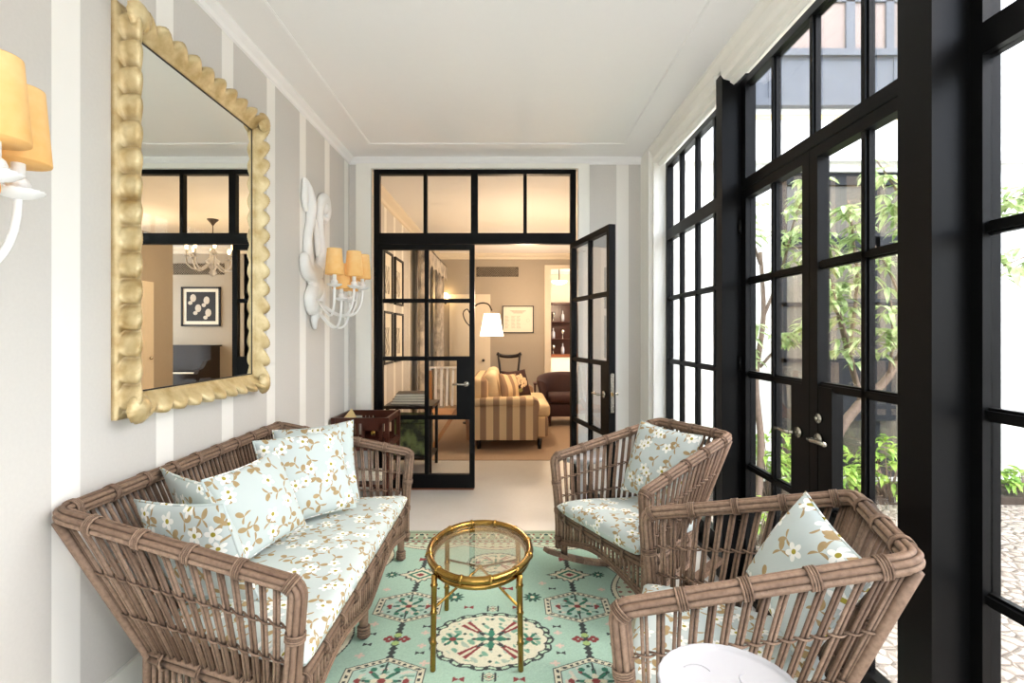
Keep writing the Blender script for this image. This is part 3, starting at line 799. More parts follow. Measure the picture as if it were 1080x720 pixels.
    def flower(px, py, s):
        th = np.arctan2(Y-py, X-px); rr = np.hypot(X-px, Y-py)
        put(rr < s*(.8+.2*np.cos(10*th)), deep); put(rr < s*.6*(.7+.3*np.cos(5*th)), green); put(rr < s*.25, cream)
    for sx in (-1, 1):
        px = cx+sx*.42
        chain(px, cy-.95, cy+.95)
        for yy in (.28, -.28): hexagon(px, cy+yy, .16)
        for yy in (.62, -.62, 0): 
            if yy: diamond(px, cy+yy, .12)
            else:
                put(rose(px-.035, cy, .026), red); put(rose(px+.035, cy, .026), red); put((X-px)**2+(Y-cy-.03)**2 < .016**2, (168, 196, 120)); put((X-px)**2+(Y-cy+.03)**2 < .016**2, (168, 196, 120))
        for yy in (.82, -.82): bow(px, cy+yy, .04, red)
    for my in (0, .78, -.78):
        py = cy+my; big = 1 if my == 0 else .62
        th = np.arctan2((Y-py)/.205, (X-cx)/.26); rr = np.hypot((X-cx)/(.26*big), (Y-py)/(.205*big))
        sc_ = 1+.055*np.abs(np.cos(9*th))
        put(rr < sc_*1.02, dark); put(rr < sc_*.985, pale); put((rr < sc_*.985) & (rr > sc_*.93) & (np.mod(th*30/(2*PI), 1) < .4), dark); put(rr < sc_*.93, dark); put(rr < sc_*.905, (228, 226, 202))
        gx, gy = np.mod(X-cx+.02, .04)-.02, np.mod(Y-py+.02, .04)-.02; gi = (np.floor((X-cx+.02)/.04)+3*np.floor((Y-py+.02)/.04)) % 4
        dd = (rr < .82) & (np.abs(gx)+np.abs(gy) < .011); put(dd & (gi == 0), deep); put(dd & (gi == 2), (96, 150, 124))
        q = lown(60, 21+int(my*10)); put((rr < .85) & (q > .34), (126, 176, 152)); put((rr < .85) & (q < -.42), (176, 196, 178))
        r2 = np.hypot(X-cx, Y-py)/big; t2 = np.arctan2(Y-py, X-cx)
        put((np.abs(t2 % (PI/2)-PI/4) < .16) & (r2 > .075) & (r2 < .175), red); put((np.abs(t2 % (PI/2)-PI/4) < .05) & (r2 > .09) & (r2 < .19), cream)
        put(r2 < .085*(.6+.4*np.cos(8*t2)), dark); put(r2 < .07*(.55+.45*np.cos(4*t2)), green); put(r2 < .045*(.55+.45*np.cos(4*t2+PI)), cream); put(r2 < .018, deep)
        for sx in (-1, 1):
            qx = cx+sx*.17*big
            put((np.hypot(X-qx, Y-py) < .05*big*(.6+.4*np.cos(6*np.arctan2(Y-py, X-qx)))), green); put(np.hypot(X-qx, Y-py) < .015, red)
        if my == 0:
            for sy in (-1, 1):
                diamond(cx, py+sy*.255, .035); put((np.abs(X-cx) < .05-np.abs(Y-py-sy*.255)*.9) & (np.abs(np.abs(X-cx)-.025) < .006), dark)
    for sx in (-1, 1):
        for sy in (-1, 1):
            flower(cx+sx*.20, cy+sy*.37, .05); bow(cx+sx*.12, cy+sy*.27, .022, red); bow(cx+sx*.07, cy+sy*.46, .03, red)
            plus(cx+sx*.27, cy+sy*.17, .02, (224, 200, 186)); plus(cx+sx*.55, cy+sy*.12, .02, (224, 200, 186)); plus(cx+sx*.26, cy+sy*.52, .02, (224, 200, 186))
            plus(cx+sx*.30, cy+sy*.05, .018, (224, 200, 186)); plus(cx+sx*.57, cy+sy*.45, .02, (224, 200, 186))
            bow(cx+sx*.30, cy+sy*.10, .018, dark); bow(cx+sx*.54, cy+sy*.04, .018, dark); bow(cx+sx*.31, cy+sy*.46, .018, dark); bow(cx+sx*.33, cy+sy*.58, .02, dark)
            flower(cx+sx*.58, cy+sy*.62, .04)
    noise = rg.normal(1, .05, X.shape); C *= noise[..., None]
    C = np.clip(C, 0, 1)
    nv = X.size; co = np.stack([X.ravel()-cx, Y.ravel()-cy, np.full(nv, .006)], 1).astype(np.float32)
    idx = np.arange(nv).reshape(X.shape); q = np.stack([idx[:-1, :-1], idx[:-1, 1:], idx[1:, 1:], idx[1:, :-1]], -1).reshape(-1, 4)
    # thickness: a skirt down to the floor
    ring = np.concatenate([idx[0, :-1], idx[:-1, -1], idx[-1, :0:-1], idx[:0:-1, 0]])
    low = co[ring].copy(); low[:, 2] = 0
    k = len(ring); li = nv+np.arange(k)
    sk = np.stack([np.roll(ring, -1), ring, li, np.roll(li, -1)], 1)
    allco = np.concatenate([co, low]); allq = np.concatenate([q, sk]).astype(np.int32)
    me = bpy.data.meshes.new('rug'); me.vertices.add(len(allco)); me.vertices.foreach_set('co', allco.ravel())
    me.loops.add(allq.size); me.loops.foreach_set('vertex_index', allq.ravel())
    me.polygons.add(len(allq)); me.polygons.foreach_set('loop_start', np.arange(0, allq.size, 4, dtype=np.int32)); me.polygons.foreach_set('loop_total', np.full(len(allq), 4, dtype=np.int32))
    at = me.attributes.new('paint', 'FLOAT_COLOR', 'POINT')
    cc = np.ones((len(allco), 4), np.float32); cc[:nv, :3] = C.reshape(-1, 3); cc[nv:, :3] = lin(150, 160, 140)
    at.data.foreach_set('color', cc.ravel()); me.materials.append(M['rug']); me.update(calc_edges=True); me.validate()
    o = bpy.data.objects.new('rug', me); COL.objects.link(o); o.location = (cx, cy, 0)
    tag(o, 'mint green oriental rug with hexagon and medallion motifs on the stone floor', 'rug')
make_rug()

# ------------------------------------------------------------------ mirror
def make_mirror():
    y0, y1, z0, z1 = 1.925, 2.765, 1.15, 2.445; W = .092
    o = empty('wall_mirror', (XL, (y0+y1)/2, z0-W), 0, 'tall rectangular mirror in a ruffled gold frame on the striped wall', 'mirror')
    b = MB(); b.box(XL+.03, XL+.036, y0-.02, y1+.02, z0-.02, z1+.02); b.build('mirror_glass', M['mirror'], o, True)
    b = MB(); sides = [((y0, z0), (y1, z0), (0, -1)), ((y1, z0), (y1, z1), (1, 0)), ((y1, z1), (y0, z1), (0, 1)), ((y0, z1), (y0, z0), (-1, 0))]
    for (p, q, n) in sides:
        L = math.hypot(q[0]-p[0], q[1]-p[1]); k = round((L+2*W)/.098); ns = k*18
        dx, dz = (q[0]-p[0])/L, (q[1]-p[1])/L; vs = []
        for i in range(ns+1):
            f = i/ns; ph = 2*PI*k*f
            lob = abs(math.sin(ph/2)); wo = .60+.33*lob**.75; hc = .040+.026*lob
            prof = [(0, -.028), (0, .006), (.05, .012+.003*math.sin(2*PI*k*f*9)), (.13, .013)]
            for t in np.linspace(.08, 1, 9):
                w = .13+(wo-.13)*t
                h = .016+(hc-.016)*math.sin(t*PI/2)**1.3*(1-.12*max(0, t-.8)/.2)+.0035*math.sin(ph*9+2*t)*max(0, t-.45)
                prof.append((w, h))
            prof += [(wo+.02, hc*.7), (wo+.015, hc*.3), (wo-.02, -.012), (1, -.014), (1, -.034)]
            for w, h in prof:
                s_ = -W*w+(L+2*W*w)*f
                vs.append((XL+.034+h, p[0]+dx*s_+n[0]*W*w, p[1]+dz*s_+n[1]*W*w))
        m_ = len(prof)
        fs = [(i*m_+j, (i+1)*m_+j, (i+1)*m_+j+1, i*m_+j+1) for i in range(ns) for j in range(m_-1)]
        b.add(vs, fs, 0, True)
    for y, z in ((y0, z0), (y1, z0), (y0, z1), (y1, z1)):   # shell bosses on the corners
        sy = -1 if y == y0 else 1; sz = -1 if z == z0 else 1
        c = (XL+.078, y+sy*W*.60, z+sz*W*.60)
        vs = []; n1, n2 = 40, 8
        for j in range(n2+1):
            a = PI/2*j/n2
            for i in range(n1):
                t = 2*PI*i/n1; rr = .054*math.cos(a)*(1+.05*math.cos(t*14)); vs.append((c[0]+.034*math.sin(a)-.01, c[1]+rr*math.cos(t), c[2]+rr*math.sin(t)))
        b.add(vs, [(j*n1+i, j*n1+(i+1) % n1, (j+1)*n1+(i+1) % n1, (j+1)*n1+i) for j in range(n2) for i in range(n1)], 0, True)
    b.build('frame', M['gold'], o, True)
    b = MB()
    for a0, a1, c0, c1 in ((y0-.002, y0+.005, z0, z1), (y1-.005, y1+.002, z0, z1), (y0, y1, z0-.002, z0+.005), (y0, y1, z1-.005, z1+.002)): b.box(XL+.034, XL+.038, a0, a1, c0, c1)
    q = b.build('inner_edge', M['charcoal'], o, True); q['label'] = 'thin dark line between frame and glass'
make_mirror()

# ------------------------------------------------------------------ wall sconces
def make_sconce(yc, label):
    o = empty('wall_sconce', (XL, yc, 1.60), 0, label, 'wall light', 'white carved wall sconces on the striped wall')
    b = MB(); z0 = 1.80
    def scroll(pts, rad):
        p = smooth_path([(XL+.022, yc+a, z0+c) for a, c in pts], 6); k = len(p); n0 = len(rad)-1
        rr = [rad[min(n0, int(i/(k-1)*n0))]*(1-(i/(k-1)*n0) % 1)+rad[min(n0, int(i/(k-1)*n0)+1)]*((i/(k-1)*n0) % 1) for i in range(k)]
        s = len(b.v); b.tube(p, [q*1.28 for q in rr], 12)
        for i in range(s, len(b.v)):
            x, y, z = b.v[i]; b.v[i] = (XL+.004+max(0, (x-XL-.004))*.85, y, z)
    scroll([(-.18, .40), (-.215, .47), (-.205, .56), (-.215, .61), (-.16, .56), (-.115, .46), (-.12, .34), (-.165, .20), (-.15, .05), (-.10, -.04), (-.03, -.10)], [.012, .022, .02, .008, .03, .042, .03, .028, .04, .045, .03])
    scroll([(.09, .44), (.16, .42), (.20, .48), (.16, .56), (.09, .53), (.055, .42), (.075, .28), (.10, .16), (.05, .06), (.0, -.04)], [.012, .03, .036, .04, .035, .028, .028, .035, .04, .03])
    scroll([(-.02, .38), (.0, .30), (.02, .2), (.03, .12)], [.006, .018, .022, .012])
    scroll([(.0, .0), (-.10, -.02), (-.20, .0), (-.22, .07), (-.15, .09)], [.05, .05, .045, .035, .015])
    scroll([(.0, -.05), (-.09, -.14), (-.14, -.20), (-.10, -.27), (-.03, -.28)], [.045, .045, .04, .03, .012])
    scroll([(.02, -.06), (.06, -.16), (.02, -.26), (-.04, -.33), (-.02, -.40)], [.04, .045, .035, .028, .01])
    b.ball((XL+.03, yc-.03, z0-.1), .045, .10, .10); b.ball((XL+.028, yc-.12, z0+.0), .04, .085, .075); b.ball((XL+.025, yc-.05, z0-.25), .035, .07, .06); b.ball((XL+.025, yc+.15, z0+.50), .036, .05, .055); b.ball((XL+.03, yc+.06, z0+.1), .03, .05, .06)
    b.build('bracket', M['white_plaster'], o, True)
    tips = []
    for th in (35, 68, 102, 138): tips.append((th, .27, 1.69))
    for th in (60, 120): tips.append((th, .185, 1.605))
    for th, rad, zt in tips:
        tx, ty = XL+.07+rad*math.sin(R(th)), yc-rad*math.cos(R(th)); base = V(XL+.05, yc-.03*math.cos(R(th)), zt-.10)
        a = MB(); p = bez(base, (XL+.10+.35*rad*math.sin(R(th)), yc-.35*rad*math.cos(R(th)), zt-.24), (tx, ty, zt-.25), (tx, ty, zt-.005), 16)
        a.tube(p, [.0085]*len(p), 8); arm = a.build('arm', M['white_plaster'], o, True)
        c = MB(); fl = lambda t: 1+.05*math.cos(18*t)
        c.lathe([(.008, -.012), (.03, -.006), (.046, .004), (.048, .009), (.03, .003), (.012, .002)], (tx, ty, zt), 36, wave=fl)
        c.lathe([(.010, 0), (.019, .012), (.023, .022), (.019, .033), (.012, .04)], (tx, ty, zt), 30, wave=lambda t: 1+.06*math.cos(10*t))
        c.build('drip_pan', M['white_plaster'], arm, True)
        c = MB(); c.lathe([(.0135, .036), (.0135, .125), (.004, .13)], (tx, ty, zt), 14); c.build('candle', M['white_plaster'], arm, True)
        c = MB(); zb = zt+.072; c.lathe([(.0615, 0), (.062, .003), (.049, .172), (.0485, .175), (.047, .172), (.060, .003)], (tx, ty, zb), 28)
        c.build('lamp_shade', M['shade'], arm, True)
        c = MB(); c.ball((tx, ty, zt+.15), .014, .014, .024); c.build('bulb', M['bulb'], arm, True)
    return o
make_sconce(3.73, 'white carved sconce with amber shades on the wall beyond the mirror')
make_sconce(1.02, 'white carved sconce with amber shades at the near end of the mirror wall')

# ------------------------------------------------------------------ mahogany stand in the corner
def make_stand():
    x0, x1, y0, y1 = -1.375, -.93, 4.02, 4.46; H = .715
    o = empty('magazine_stand', ((x0+x1)/2, (y0+y1)/2, 0), 0, 'dark mahogany openwork magazine stand in the corner beyond the sofa', 'magazine stand')
    for x in (x0, x1-.03):
        for y in (y0, y1-.03): MB().box(x, x+.03, y, y+.03, 0, H).build('leg', M['dark_wood'], o, True)
    for y in (y0+.006, y1-.024):
        b = MB(); b.box(x0+.03, x1-.03, y, y+.018, H-.045, H); b.box(x0+.03, x1-.03, y, y+.018, H-.24, H-.21)
        L = x1-x0-.06
        for f in (.28, .36, .44, .56, .92): b.box(x0+.03+L*f-.012, x0+.03+L*f+.012, y, y+.018, H-.21, H-.045)
        b.box(x0+.03+L*.56, x0+.03+L*.92, y, y+.018, H-.10, H-.045); b.box(x0+.03+L*.56, x0+.03+L*.92, y, y+.018, H-.21, H-.18)
        b.box(x0+.03+L*.28, x0+.03+L*.44, y, y+.018, H-.21, H-.13)
        b.build('openwork_panel', M['dark_wood'], o, True)
    for x in (x0+.006, x1-.024): MB().box(x, x+.018, y0+.03, y1-.03, H-.045, H).box(x, x+.018, y0+.03, y1-.03, H-.24, H-.21).build('side_rail', M['dark_wood'], o, True)
    MB().box(x0+.01, x1-.01, y0+.01, y1-.01, H-.255, H-.24).build('shelf', M['dark_wood'], o, True)
    MB().box(x0+.01, x1-.01, y0+.01, y1-.01, .18, .20).build('shelf', M['dark_wood'], o, True)
    b = MB(); b.tube([(x1-.12, y0+.0065, H-.115), (x1-.12, y0-.0, H-.115)], .017, 16); q = b.build('medallion', M['brass'], o, True); q['label'] = 'round brass medallion'
    b = MB(); c = (x0+.085, y0+.12)
    b.prism([(0, 0), (.125, 0), (.13, .19), (.07, .285), (0, .20)], lambda p, q, d: (c[0]-.05+p, c[1]+d+q*.2, H-.238+q), 0, .01); q = b.build('envelope', M['kraft'], None); tag(q, 'cream envelope standing inside the mahogany stand', 'envelope')
    for k in range(3):
        b = MB().rbox(Matrix.Translation((x0+.23+.01*k, y0+.2, .2025+.0145*k+.007)) @ Matrix.Rotation(.1*k, 4, 'Z'), .28, .22, .013, .003)
        tag(b.build('magazine', M['paper']), ('lowest', 'middle', 'topmost')[k]+' pale magazine in the pile low in the mahogany stand', 'magazine', 'magazines in the mahogany stand')
make_stand()

# ------------------------------------------------------------------ sitting room beyond
w = MB().box(XL-.12, .70, YF, YF+.12, 0, ZC).box(.70, 1.75, YF, YF+.12, 2.62, ZC).box(1.75, 1.9, YF, YF+.12, 0, ZC)
struct('wall_back', w, M['taupe'], 'taupe back wall of the sitting room', 'wall')
w = MB().box(1.9, 4.6, 9.3, 9.42, 0, ZC).box(1.9, 2.0, 9.3, YF, 0, ZC)
struct('wall_back', w, M['taupe'], 'taupe alcove wall behind the piano, seen in the mirror', 'wall')
struct('wall_right', MB().box(2.72, 2.84, YC_+.2, 8.45, 0, ZC), M['taupe'], 'side wall of the sitting room, seen in the mirror', 'wall')
struct('wall_back', MB().box(.5, 5, 13.5, 13.6, 0, ZC), M['cream_paint'], 'warm hall wall far beyond the sitting room', 'wall')
struct('wall_left', MB().box(.58, .70, YF+.12, 13.5, 0, ZC), M['cream_paint'], 'side wall of the hall beyond the sitting room', 'wall')
t = MB().box(.68, .80, YF-.03, YF, 0, 2.68).box(.80, 1.75, YF-.03, YF, 2.60, 2.68)
struct('trim_10', t, M['cream_paint'], 'cream casing round the hall opening in the back wall', 'casing')
struct('wall_front', MB().box(1.0, 2.72, YC_+.2, YC_+.26, 0, ZC), M['taupe'], 'sitting room front wall beside the garden room doors', 'wall')
t = MB().prism([(0, 0), (.09, 0), (.08, .03), (.03, .07), (.02, .10), (0, .11)], lambda p, q, d: (d, YF-p, ZC-q), XL, 1.9)
t.prism([(0, 0), (.09, 0), (.08, .03), (.03, .07), (.02, .10), (0, .11)], lambda p, q, d: (XL+p, d, ZC-q), YE+.14, YF)
t.prism([(0, 0), (.09, 0), (.08, .03), (.03, .07), (.02, .10), (0, .11)], lambda p, q, d: (d, 9.3-p, ZC-q), 1.9, 4.6)
struct('trim_11', t, M['cream_paint'], 'cream cornice of the sitting room', 'cornice')
struct('trim_12', MB().box(XL, -1.33, YE+.14, YF, 0, .15).box(-.33, .68, YF-.02, YF, 0, .15), M['cream_paint'], 'cream baseboard of the sitting room', 'baseboard')
d = empty('door_5', (0, YF, 0), 0, 'cream panelled door in the sitting room back wall', 'door', None, 'structure')
b = MB().box(-1.14, -.36, YF-.03, YF, 0, 2.12); b.build('casing', M['cream_paint'], d, True)
b = MB().box(-1.06, -.44, YF-.045, YF-.03, 0, 2.04)
for z0, z1 in ((.15, .75), (.95, 1.9)):
    for x0, x1 in ((-1.0, -.79), (-.72, -.52)): b.box(x0, x1, YF-.055, YF-.045, z0, z1)
b.build('door_panel', M['cream_paint'], d, True)
b = MB().ball((-.49, YF-.08, .86), .028, .028, .028); q = b.build('knob', M['black_wood'], d, True); q['label'] = 'dark round knob'
# air vents
def vent(x0, x1, z0, z1, y, label):
    o = empty('air_vent', ((x0+x1)/2, y, z0), 0, label, 'vent', 'patterned air vents')
    MB().box(x0, x1, y-.006, y, z0, z1).build('backing', M['slot'], o, True)
    b = MB(); n = int((x1-x0)/.042); L = x1-x0
    for i in range(n+1):
        x = x0+L*i/n
        for s in (-1, 1):
            a = x-s*(z1-z0)/2; c = x+s*(z1-z0)/2
            za, zb = z0, z1
            if a < x0: za = z0+(x0-a); a = x0
            if a > x1: za = z0+(a-x1); a = x1
            if c < x0: zb = z1-(x0-c); c = x0
            if c > x1: zb = z1-(c-x1); c = x1
            b.bar((a, y-.008, za), (c, y-.008, zb), .004, .012, (0, 1, 0))
    b.build('lattice', M['taupe'], o, True)
vent(-.63, .18, 2.46, 2.645, YF, 'lattice air vent high on the back wall above the certificate')
vent(2.35, 3.45, 2.42, 2.62, 9.3, 'lattice air vent above the black and white picture, seen in the mirror')
def framed(name, x0, x1, z0, z1, y, fw, fm, label, art=None, group=None):
    o = empty(name, ((x0+x1)/2, y, z0), 0, label, 'picture', group)
    b = MB()
    for a in ((x0, x1, z0, z0+fw), (x0, x1, z1-fw, z1), (x0, x0+fw, z0, z1), (x1-fw, x1, z0, z1)): b.box(a[0], a[1], y-.03, y, a[2], a[3])
    b.build('frame', fm, o, True)
    MB().box(x0+fw, x1-fw, y-.012, y-.004, z0+fw, z1-fw).build('sheet', M['paper'], o, True)
    if art: art(o)
def cert(o):
    b = MB(); rg = random.Random(3); y = YF-.0135
    for k in range(3): b.box(.02+.03*k, .32-.03*k, y, y+.001, 1.80-.02*k, 1.807-.02*k)
    for cx_ in (-.06, .06, .16):
        for k in range(10):
            L = rg.uniform(.05, .085); b.box(cx_-.02, cx_-.02+L, y, y+.001, 1.70-.025*k, 1.704-.025*k)
    for k in range(12):
        a = 2*PI*k/12; b.box(.36+.03*math.cos(a), .365+.03*math.cos(a), y, y+.001, 1.62+.03*math.sin(a), 1.625+.03*math.sin(a))
    b.build('printed_lettering', M['ink'], o, True)
framed('framed_certificate', -.13, .47, 1.38, 1.90, YF, .018, M['charcoal'], 'framed certificate with small printed columns on the back wall', cert)
def bw(o):
    y = 9.3
    b = MB().box(2.50, 3.02, y-.014, y-.012, 1.59, 2.11); b.build('print', M['charcoal'], o, True)
    b = MB()
    for (x, z) in ((2.66, 1.96), (2.81, 1.82), (2.90, 2.0), (2.63, 1.74)):
        b.ball((x, y-.014, z), .055, .003, .07, 14); b.ball((x+.05, y-.014, z-.085), .04, .002, .035, 12)
    b.build('pale_shapes', M['grey_shape'], o, True)
framed('framed_picture', 2.41, 3.11, 1.50, 2.20, 9.3, .03, M['charcoal'], 'square black and white framed picture above the piano, seen in the mirror', bw)
# pictures on the left wall of the sitting room
for k, (ya, yb) in enumerate(((5.75, 6.17), (6.32, 6.78))):
    za, zb = (1.83, 2.36)
    for lvl, (za, zb) in enumerate(((1.72, 2.30), (1.02, 1.62))):
        lab = (('upper', 'lower')[lvl])+' framed drawing '+('nearer the steel door' if k == 0 else 'further from the steel door')+' on the sitting room left wall'
        o = empty('framed_drawing', (XL, (ya+yb)/2, za), 0, lab, 'picture', 'framed drawings on the sitting room left wall')
        b = MB()
        for (a, c, e, f) in ((ya, yb, za, za+.025), (ya, yb, zb-.025, zb), (ya, ya+.025, za, zb), (yb-.025, yb, za, zb)): b.box(XL, XL+.03, a, c, e, f)
        b.build('frame', M['charcoal'], o, True)
        MB().box(XL+.004, XL+.012, ya+.02, yb-.02, za+.02, zb-.02).build('sheet', M['paper'], o, True)
        b = MB(); rg = random.Random(k*3+lvl)
        for j in range(4):
            p = [(XL+.013, ya+.08+.06*j+rg.uniform(-.02, .02)+.03*math.sin(i), za+.1+.045*i) for i in range(8)]; b.tube(p, .004, 5)
        b.build('drawing', M['ink'], o, True)
# curtains and valance by the left wall
def curtain(y0, y1, label):
    b = MB(); n = 60; vs = []
    for i in range(n+1):
        f = i/n; y = y0+(y1-y0)*f; x = XL+.14+.05*math.sin(f*2*PI*6)
        for z in (0.02, 1.2, 2.55): vs.append((x+.01*math.sin(z*3+f*9), y, z))
    b.add(vs, [(i*3+j, i*3+3+j, i*3+4+j, i*3+1+j) for i in range(n) for j in range(2)], 0, True)
    b.add([(x+.012, y, z) for x, y, z in vs], [(i*3+j, i*3+1+j, i*3+4+j, i*3+3+j) for i in range(n) for j in range(2)], 0, True)
    return tag(b.build('curtain', M['curtain']), label, 'curtain', 'patterned curtains in the sitting room')
curtain(7.4, 8.0, 'patterned grey curtain on the left wall nearer the steel door')
curtain(9.1, 9.7, 'patterned grey curtain on the left wall near the back wall')
b = MB(); vs = []; n = 60
for i in range(n+1):
    f = i/n; y = 7.3+2.5*f
    for z in (2.62, 2.32+.07*abs(math.sin(f*PI*6))): vs.append((XL+.235, y, z))
b.add(vs, [(2*i, 2*i+2, 2*i+3, 2*i+1) for i in range(n)]); b.box(XL, XL+.235, 7.3, 9.8, 2.6, 2.62)
tag(b.build('valance', M['curtain']), 'scalloped valance above the sitting room curtains', 'valance')
# wall light on the back wall
o = empty('wall_lamp', (-1.21, YF-.06, 1.95), 0, 'small glowing globe wall lamp in the sitting room corner', 'wall light')
MB().lathe([(.02, -.09), (.03, -.05), (.02, -.02)], (-1.21, YF-.08, 2.02), 14).build('bracket', M['iron'], o, True)
MB().ball((-1.21, YF-.10, 2.07), .065, .065, .075).build('globe', M['bulb'], o, True)

# side table with books and green chest
o = empty('side_table', (-1.0, 5.3, 0), 0, 'black side table holding books behind the closed door leaf', 'side table')
MB().box(-1.22, -.74, 5.05, 5.55, .635, .665).build('table_top', M['black_wood'], o, True)
MB().box(-1.2, -.76, 5.07, 5.53, .14, .16).build('shelf', M['black_wood'], o, True)
for x in (-1.2, -.785):
    for y in (5.07, 5.505): MB().box(x, x+.03, y, y+.03, 0, .635).build('leg', M['black_wood'], o, True)
bk = [srgb(150, 138, 118), srgb(110, 102, 92), srgb(172, 160, 140), srgb(90, 84, 78)]
for k in range(4):
    m_ = plain('book_cover', bk[k], .6); r_ = Matrix.Translation((-1.0+.006*k, 5.28, .667+.026*k+.013)) @ Matrix.Rotation(.05*(k-1), 4, 'Z')
    o = empty('book', (-1.0, 5.28, .667+.026*k), 0, ('lowest', 'second lowest', 'second from top', 'topmost')[k]+' large book in the stack on the black side table', 'book', 'books stacked on the black side table')
    b = MB(); b.obox(r_ @ Matrix.Translation((0, 0, .0115)), .34-.015*k, .28, .002); b.obox(r_ @ Matrix.Translation((0, 0, -.0115)), .34-.015*k, .28, .002); b.obox(r_ @ Matrix.Translation((0, .139, 0)), .34-.015*k, .002, .025)
    b.build('cover', m_, o, True); MB().obox(r_, .33-.015*k, .27, .02).build('pages', M['paper'], o, True)
o = empty('storage_chest', (-.98, 5.3, .161), 0, 'green patterned fabric chest under the black side table', 'chest')
b = MB(); b.rbox(Matrix.Translation((-.98, 5.3, .325)), .36, .36, .32, .015)
b.build('body', M['green_damask'], o, True)
MB().rbox(Matrix.Translation((-.98, 5.3, .515)), .37, .37, .055, .015).build('lid', M['green_damask'], o, True)
# blond wooden slat back chair
o = empty('slat_chair', (-.78, 6.35, 0), 0, 'pale wooden slat-back chair with raked legs seen through the closed door', 'chair')
MB().rbox(Matrix.Translation((-.78, 6.35, .40)), .5, .5, .05, .01).build('seat', M['pale_wood'], o, True)
b = MB()
for i in range(7): b.bar((-1.0+.07*i, 6.60, .45), (-1.02+.075*i, 6.72, .92), .03, .012, (0, 1, 0))
b.bar((-1.06, 6.72, .93), (-.5, 6.72, .93), .05, .02); b.build('backrest', M['white_plaster'], o, True)
for p, q in (((-.98, 6.12, .40), (-1.02, 6.02, 0)), ((-.56, 6.12, .55), (-.92, 6.05, 0)), ((-1.0, 6.58, .9), (-1.0, 6.66, 0)), ((-.56, 6.58, .9), (-.52, 6.7, 0))):
    MB().bar(p, q, .045, .045, (0, 1, 0)).build('leg', M['pale_wood'], o, True)
# striped sofa, its arm towards the doors
so = empty('striped_sofa', (0, 6.9, 0), 0, 'cream and taupe striped sofa seen from its arm end beyond the open door', 'sofa')
def armp(y0, y1):
    b = MB(); pr = []
    for i in range(13):
        a = PI-PI*i/12; pr.append((.0, .0))
    pts = [(-.44, .12), (.33, .12), (.345, .45), (.36, .52), (.345, .575), (.29, .605), (.1, .61), (-.25, .60), (-.36, .59), (-.44, .55)]
    b.prism(pts, lambda p, q, d: (p, d, q), y0, y1); return b
for y0, y1 in ((6.1, 6.3), (7.65, 7.85)):
    a = armp(y0, y1).build('arm', M['striped'], so, True)
    r_ = MB().tube([(-.42, y0-.012, .56), (-.2, y0-.012, .572), (.1, y0-.012, .578), (.29, y0-.012, .565)], [.05, .05, .05, .045], 12).build('arm_roll', M['striped'], so, True)
MB().rbox(Matrix.Translation((.0, 6.975, .24)), .94, 1.36, .24, .02).build('base', M['striped'], so, True)
for y in (6.64, 7.31): MB().rbox(Matrix.Translation((.13, y, .43)), .74, .66, .16, .05).build('seat_cushion', M['cream_linen'], so, True)
MB().rbox(Matrix.Translation((-.36, 6.975, .52)), .22, 1.36, .62, .06).build('backrest', M['striped'], so, True)
for y in (6.64, 7.31): MB().rbox(Matrix.Translation((-.21, y, .70)) @ Matrix.Rotation(R(-10), 4, 'Y'), .17, .62, .38, .07).build('back_cushion', M['cream_linen'], so, True)
for x in (-.36, .36):
    for y in (6.17, 7.75): MB().lathe([(.03, .125), (.022, 0.0)], (x, y, 0), 4).build('leg', M['black_wood'], so, True)
pillow((.004, 6.494, .70), .80, -.55, 14, 4, 'cream and taupe striped pillow on the striped sofa', w=.36, h=.34, t=.12, group='pillows on the striped sofa', mat=M['striped'])
pl = pillow((.10, 6.95, .70), .62, -.78, 18, -3, 'dark pillow with a pale hydrangea flower on the striped sofa', w=.40, h=.36, t=.13, group='pillows on the striped sofa', mat=M['velvet'])
b = MB(); rg = random.Random(4)
for i in range(46):
    a = rg.uniform(0, 6.28); q = .095*math.sqrt(rg.random()); b.ball((.03+q*math.cos(a), -.062+.2*q*q*10*.02, .02+q*math.sin(a)*.9), .021, .01, .021, 8)
q = b.build('flower_head', plain('flower_cream', srgb(230, 205, 170), .8, var=.2, scale=60), pl); q['label'] = 'pale hydrangea flower'
b = MB(); b.ball((-.02, -.06, -.1), .05, .008, .03, 8); b.build('flower_leaf', plain('flower_leaf', srgb(130, 130, 80), .8), pl)
# dark side chair by the back wall
o = empty('dining_chair', (.0, 9.45, 0), 0, 'dark curved-back wooden chair against the back wall', 'chair')
b = MB(); b.tube(smooth_path([(-.22, 9.66, 1.00), (-.15, 9.69, .96), (0, 9.70, .945), (.15, 9.69, .96), (.22, 9.66, 1.00)], 5), .034, 10)
b.tube([(-.20, 9.64, .98), (-.17, 9.66, .7), (-.19, 9.64, .45)], .022, 8); b.tube([(.20, 9.64, .98), (.17, 9.66, .7), (.19, 9.64, .45)], .022, 8); b.tube([(-.17, 9.66, .66), (0, 9.68, .64), (.17, 9.66, .66)], .02, 8); b.build('backrest', M['black_wood'], o, True)
MB().rbox(Matrix.Translation((0, 9.44, .44)), .44, .42, .05, .015).build('seat', M['black_wood'], o, True)
for x in (-.19, .19):
    for y in (9.27, 9.62): MB().tube([(x, y, .42), (x*1.05, y+(.04 if y > 9.5 else -.02), 0)], [.022, .014], 8).build('leg', M['black_wood'], o, True)
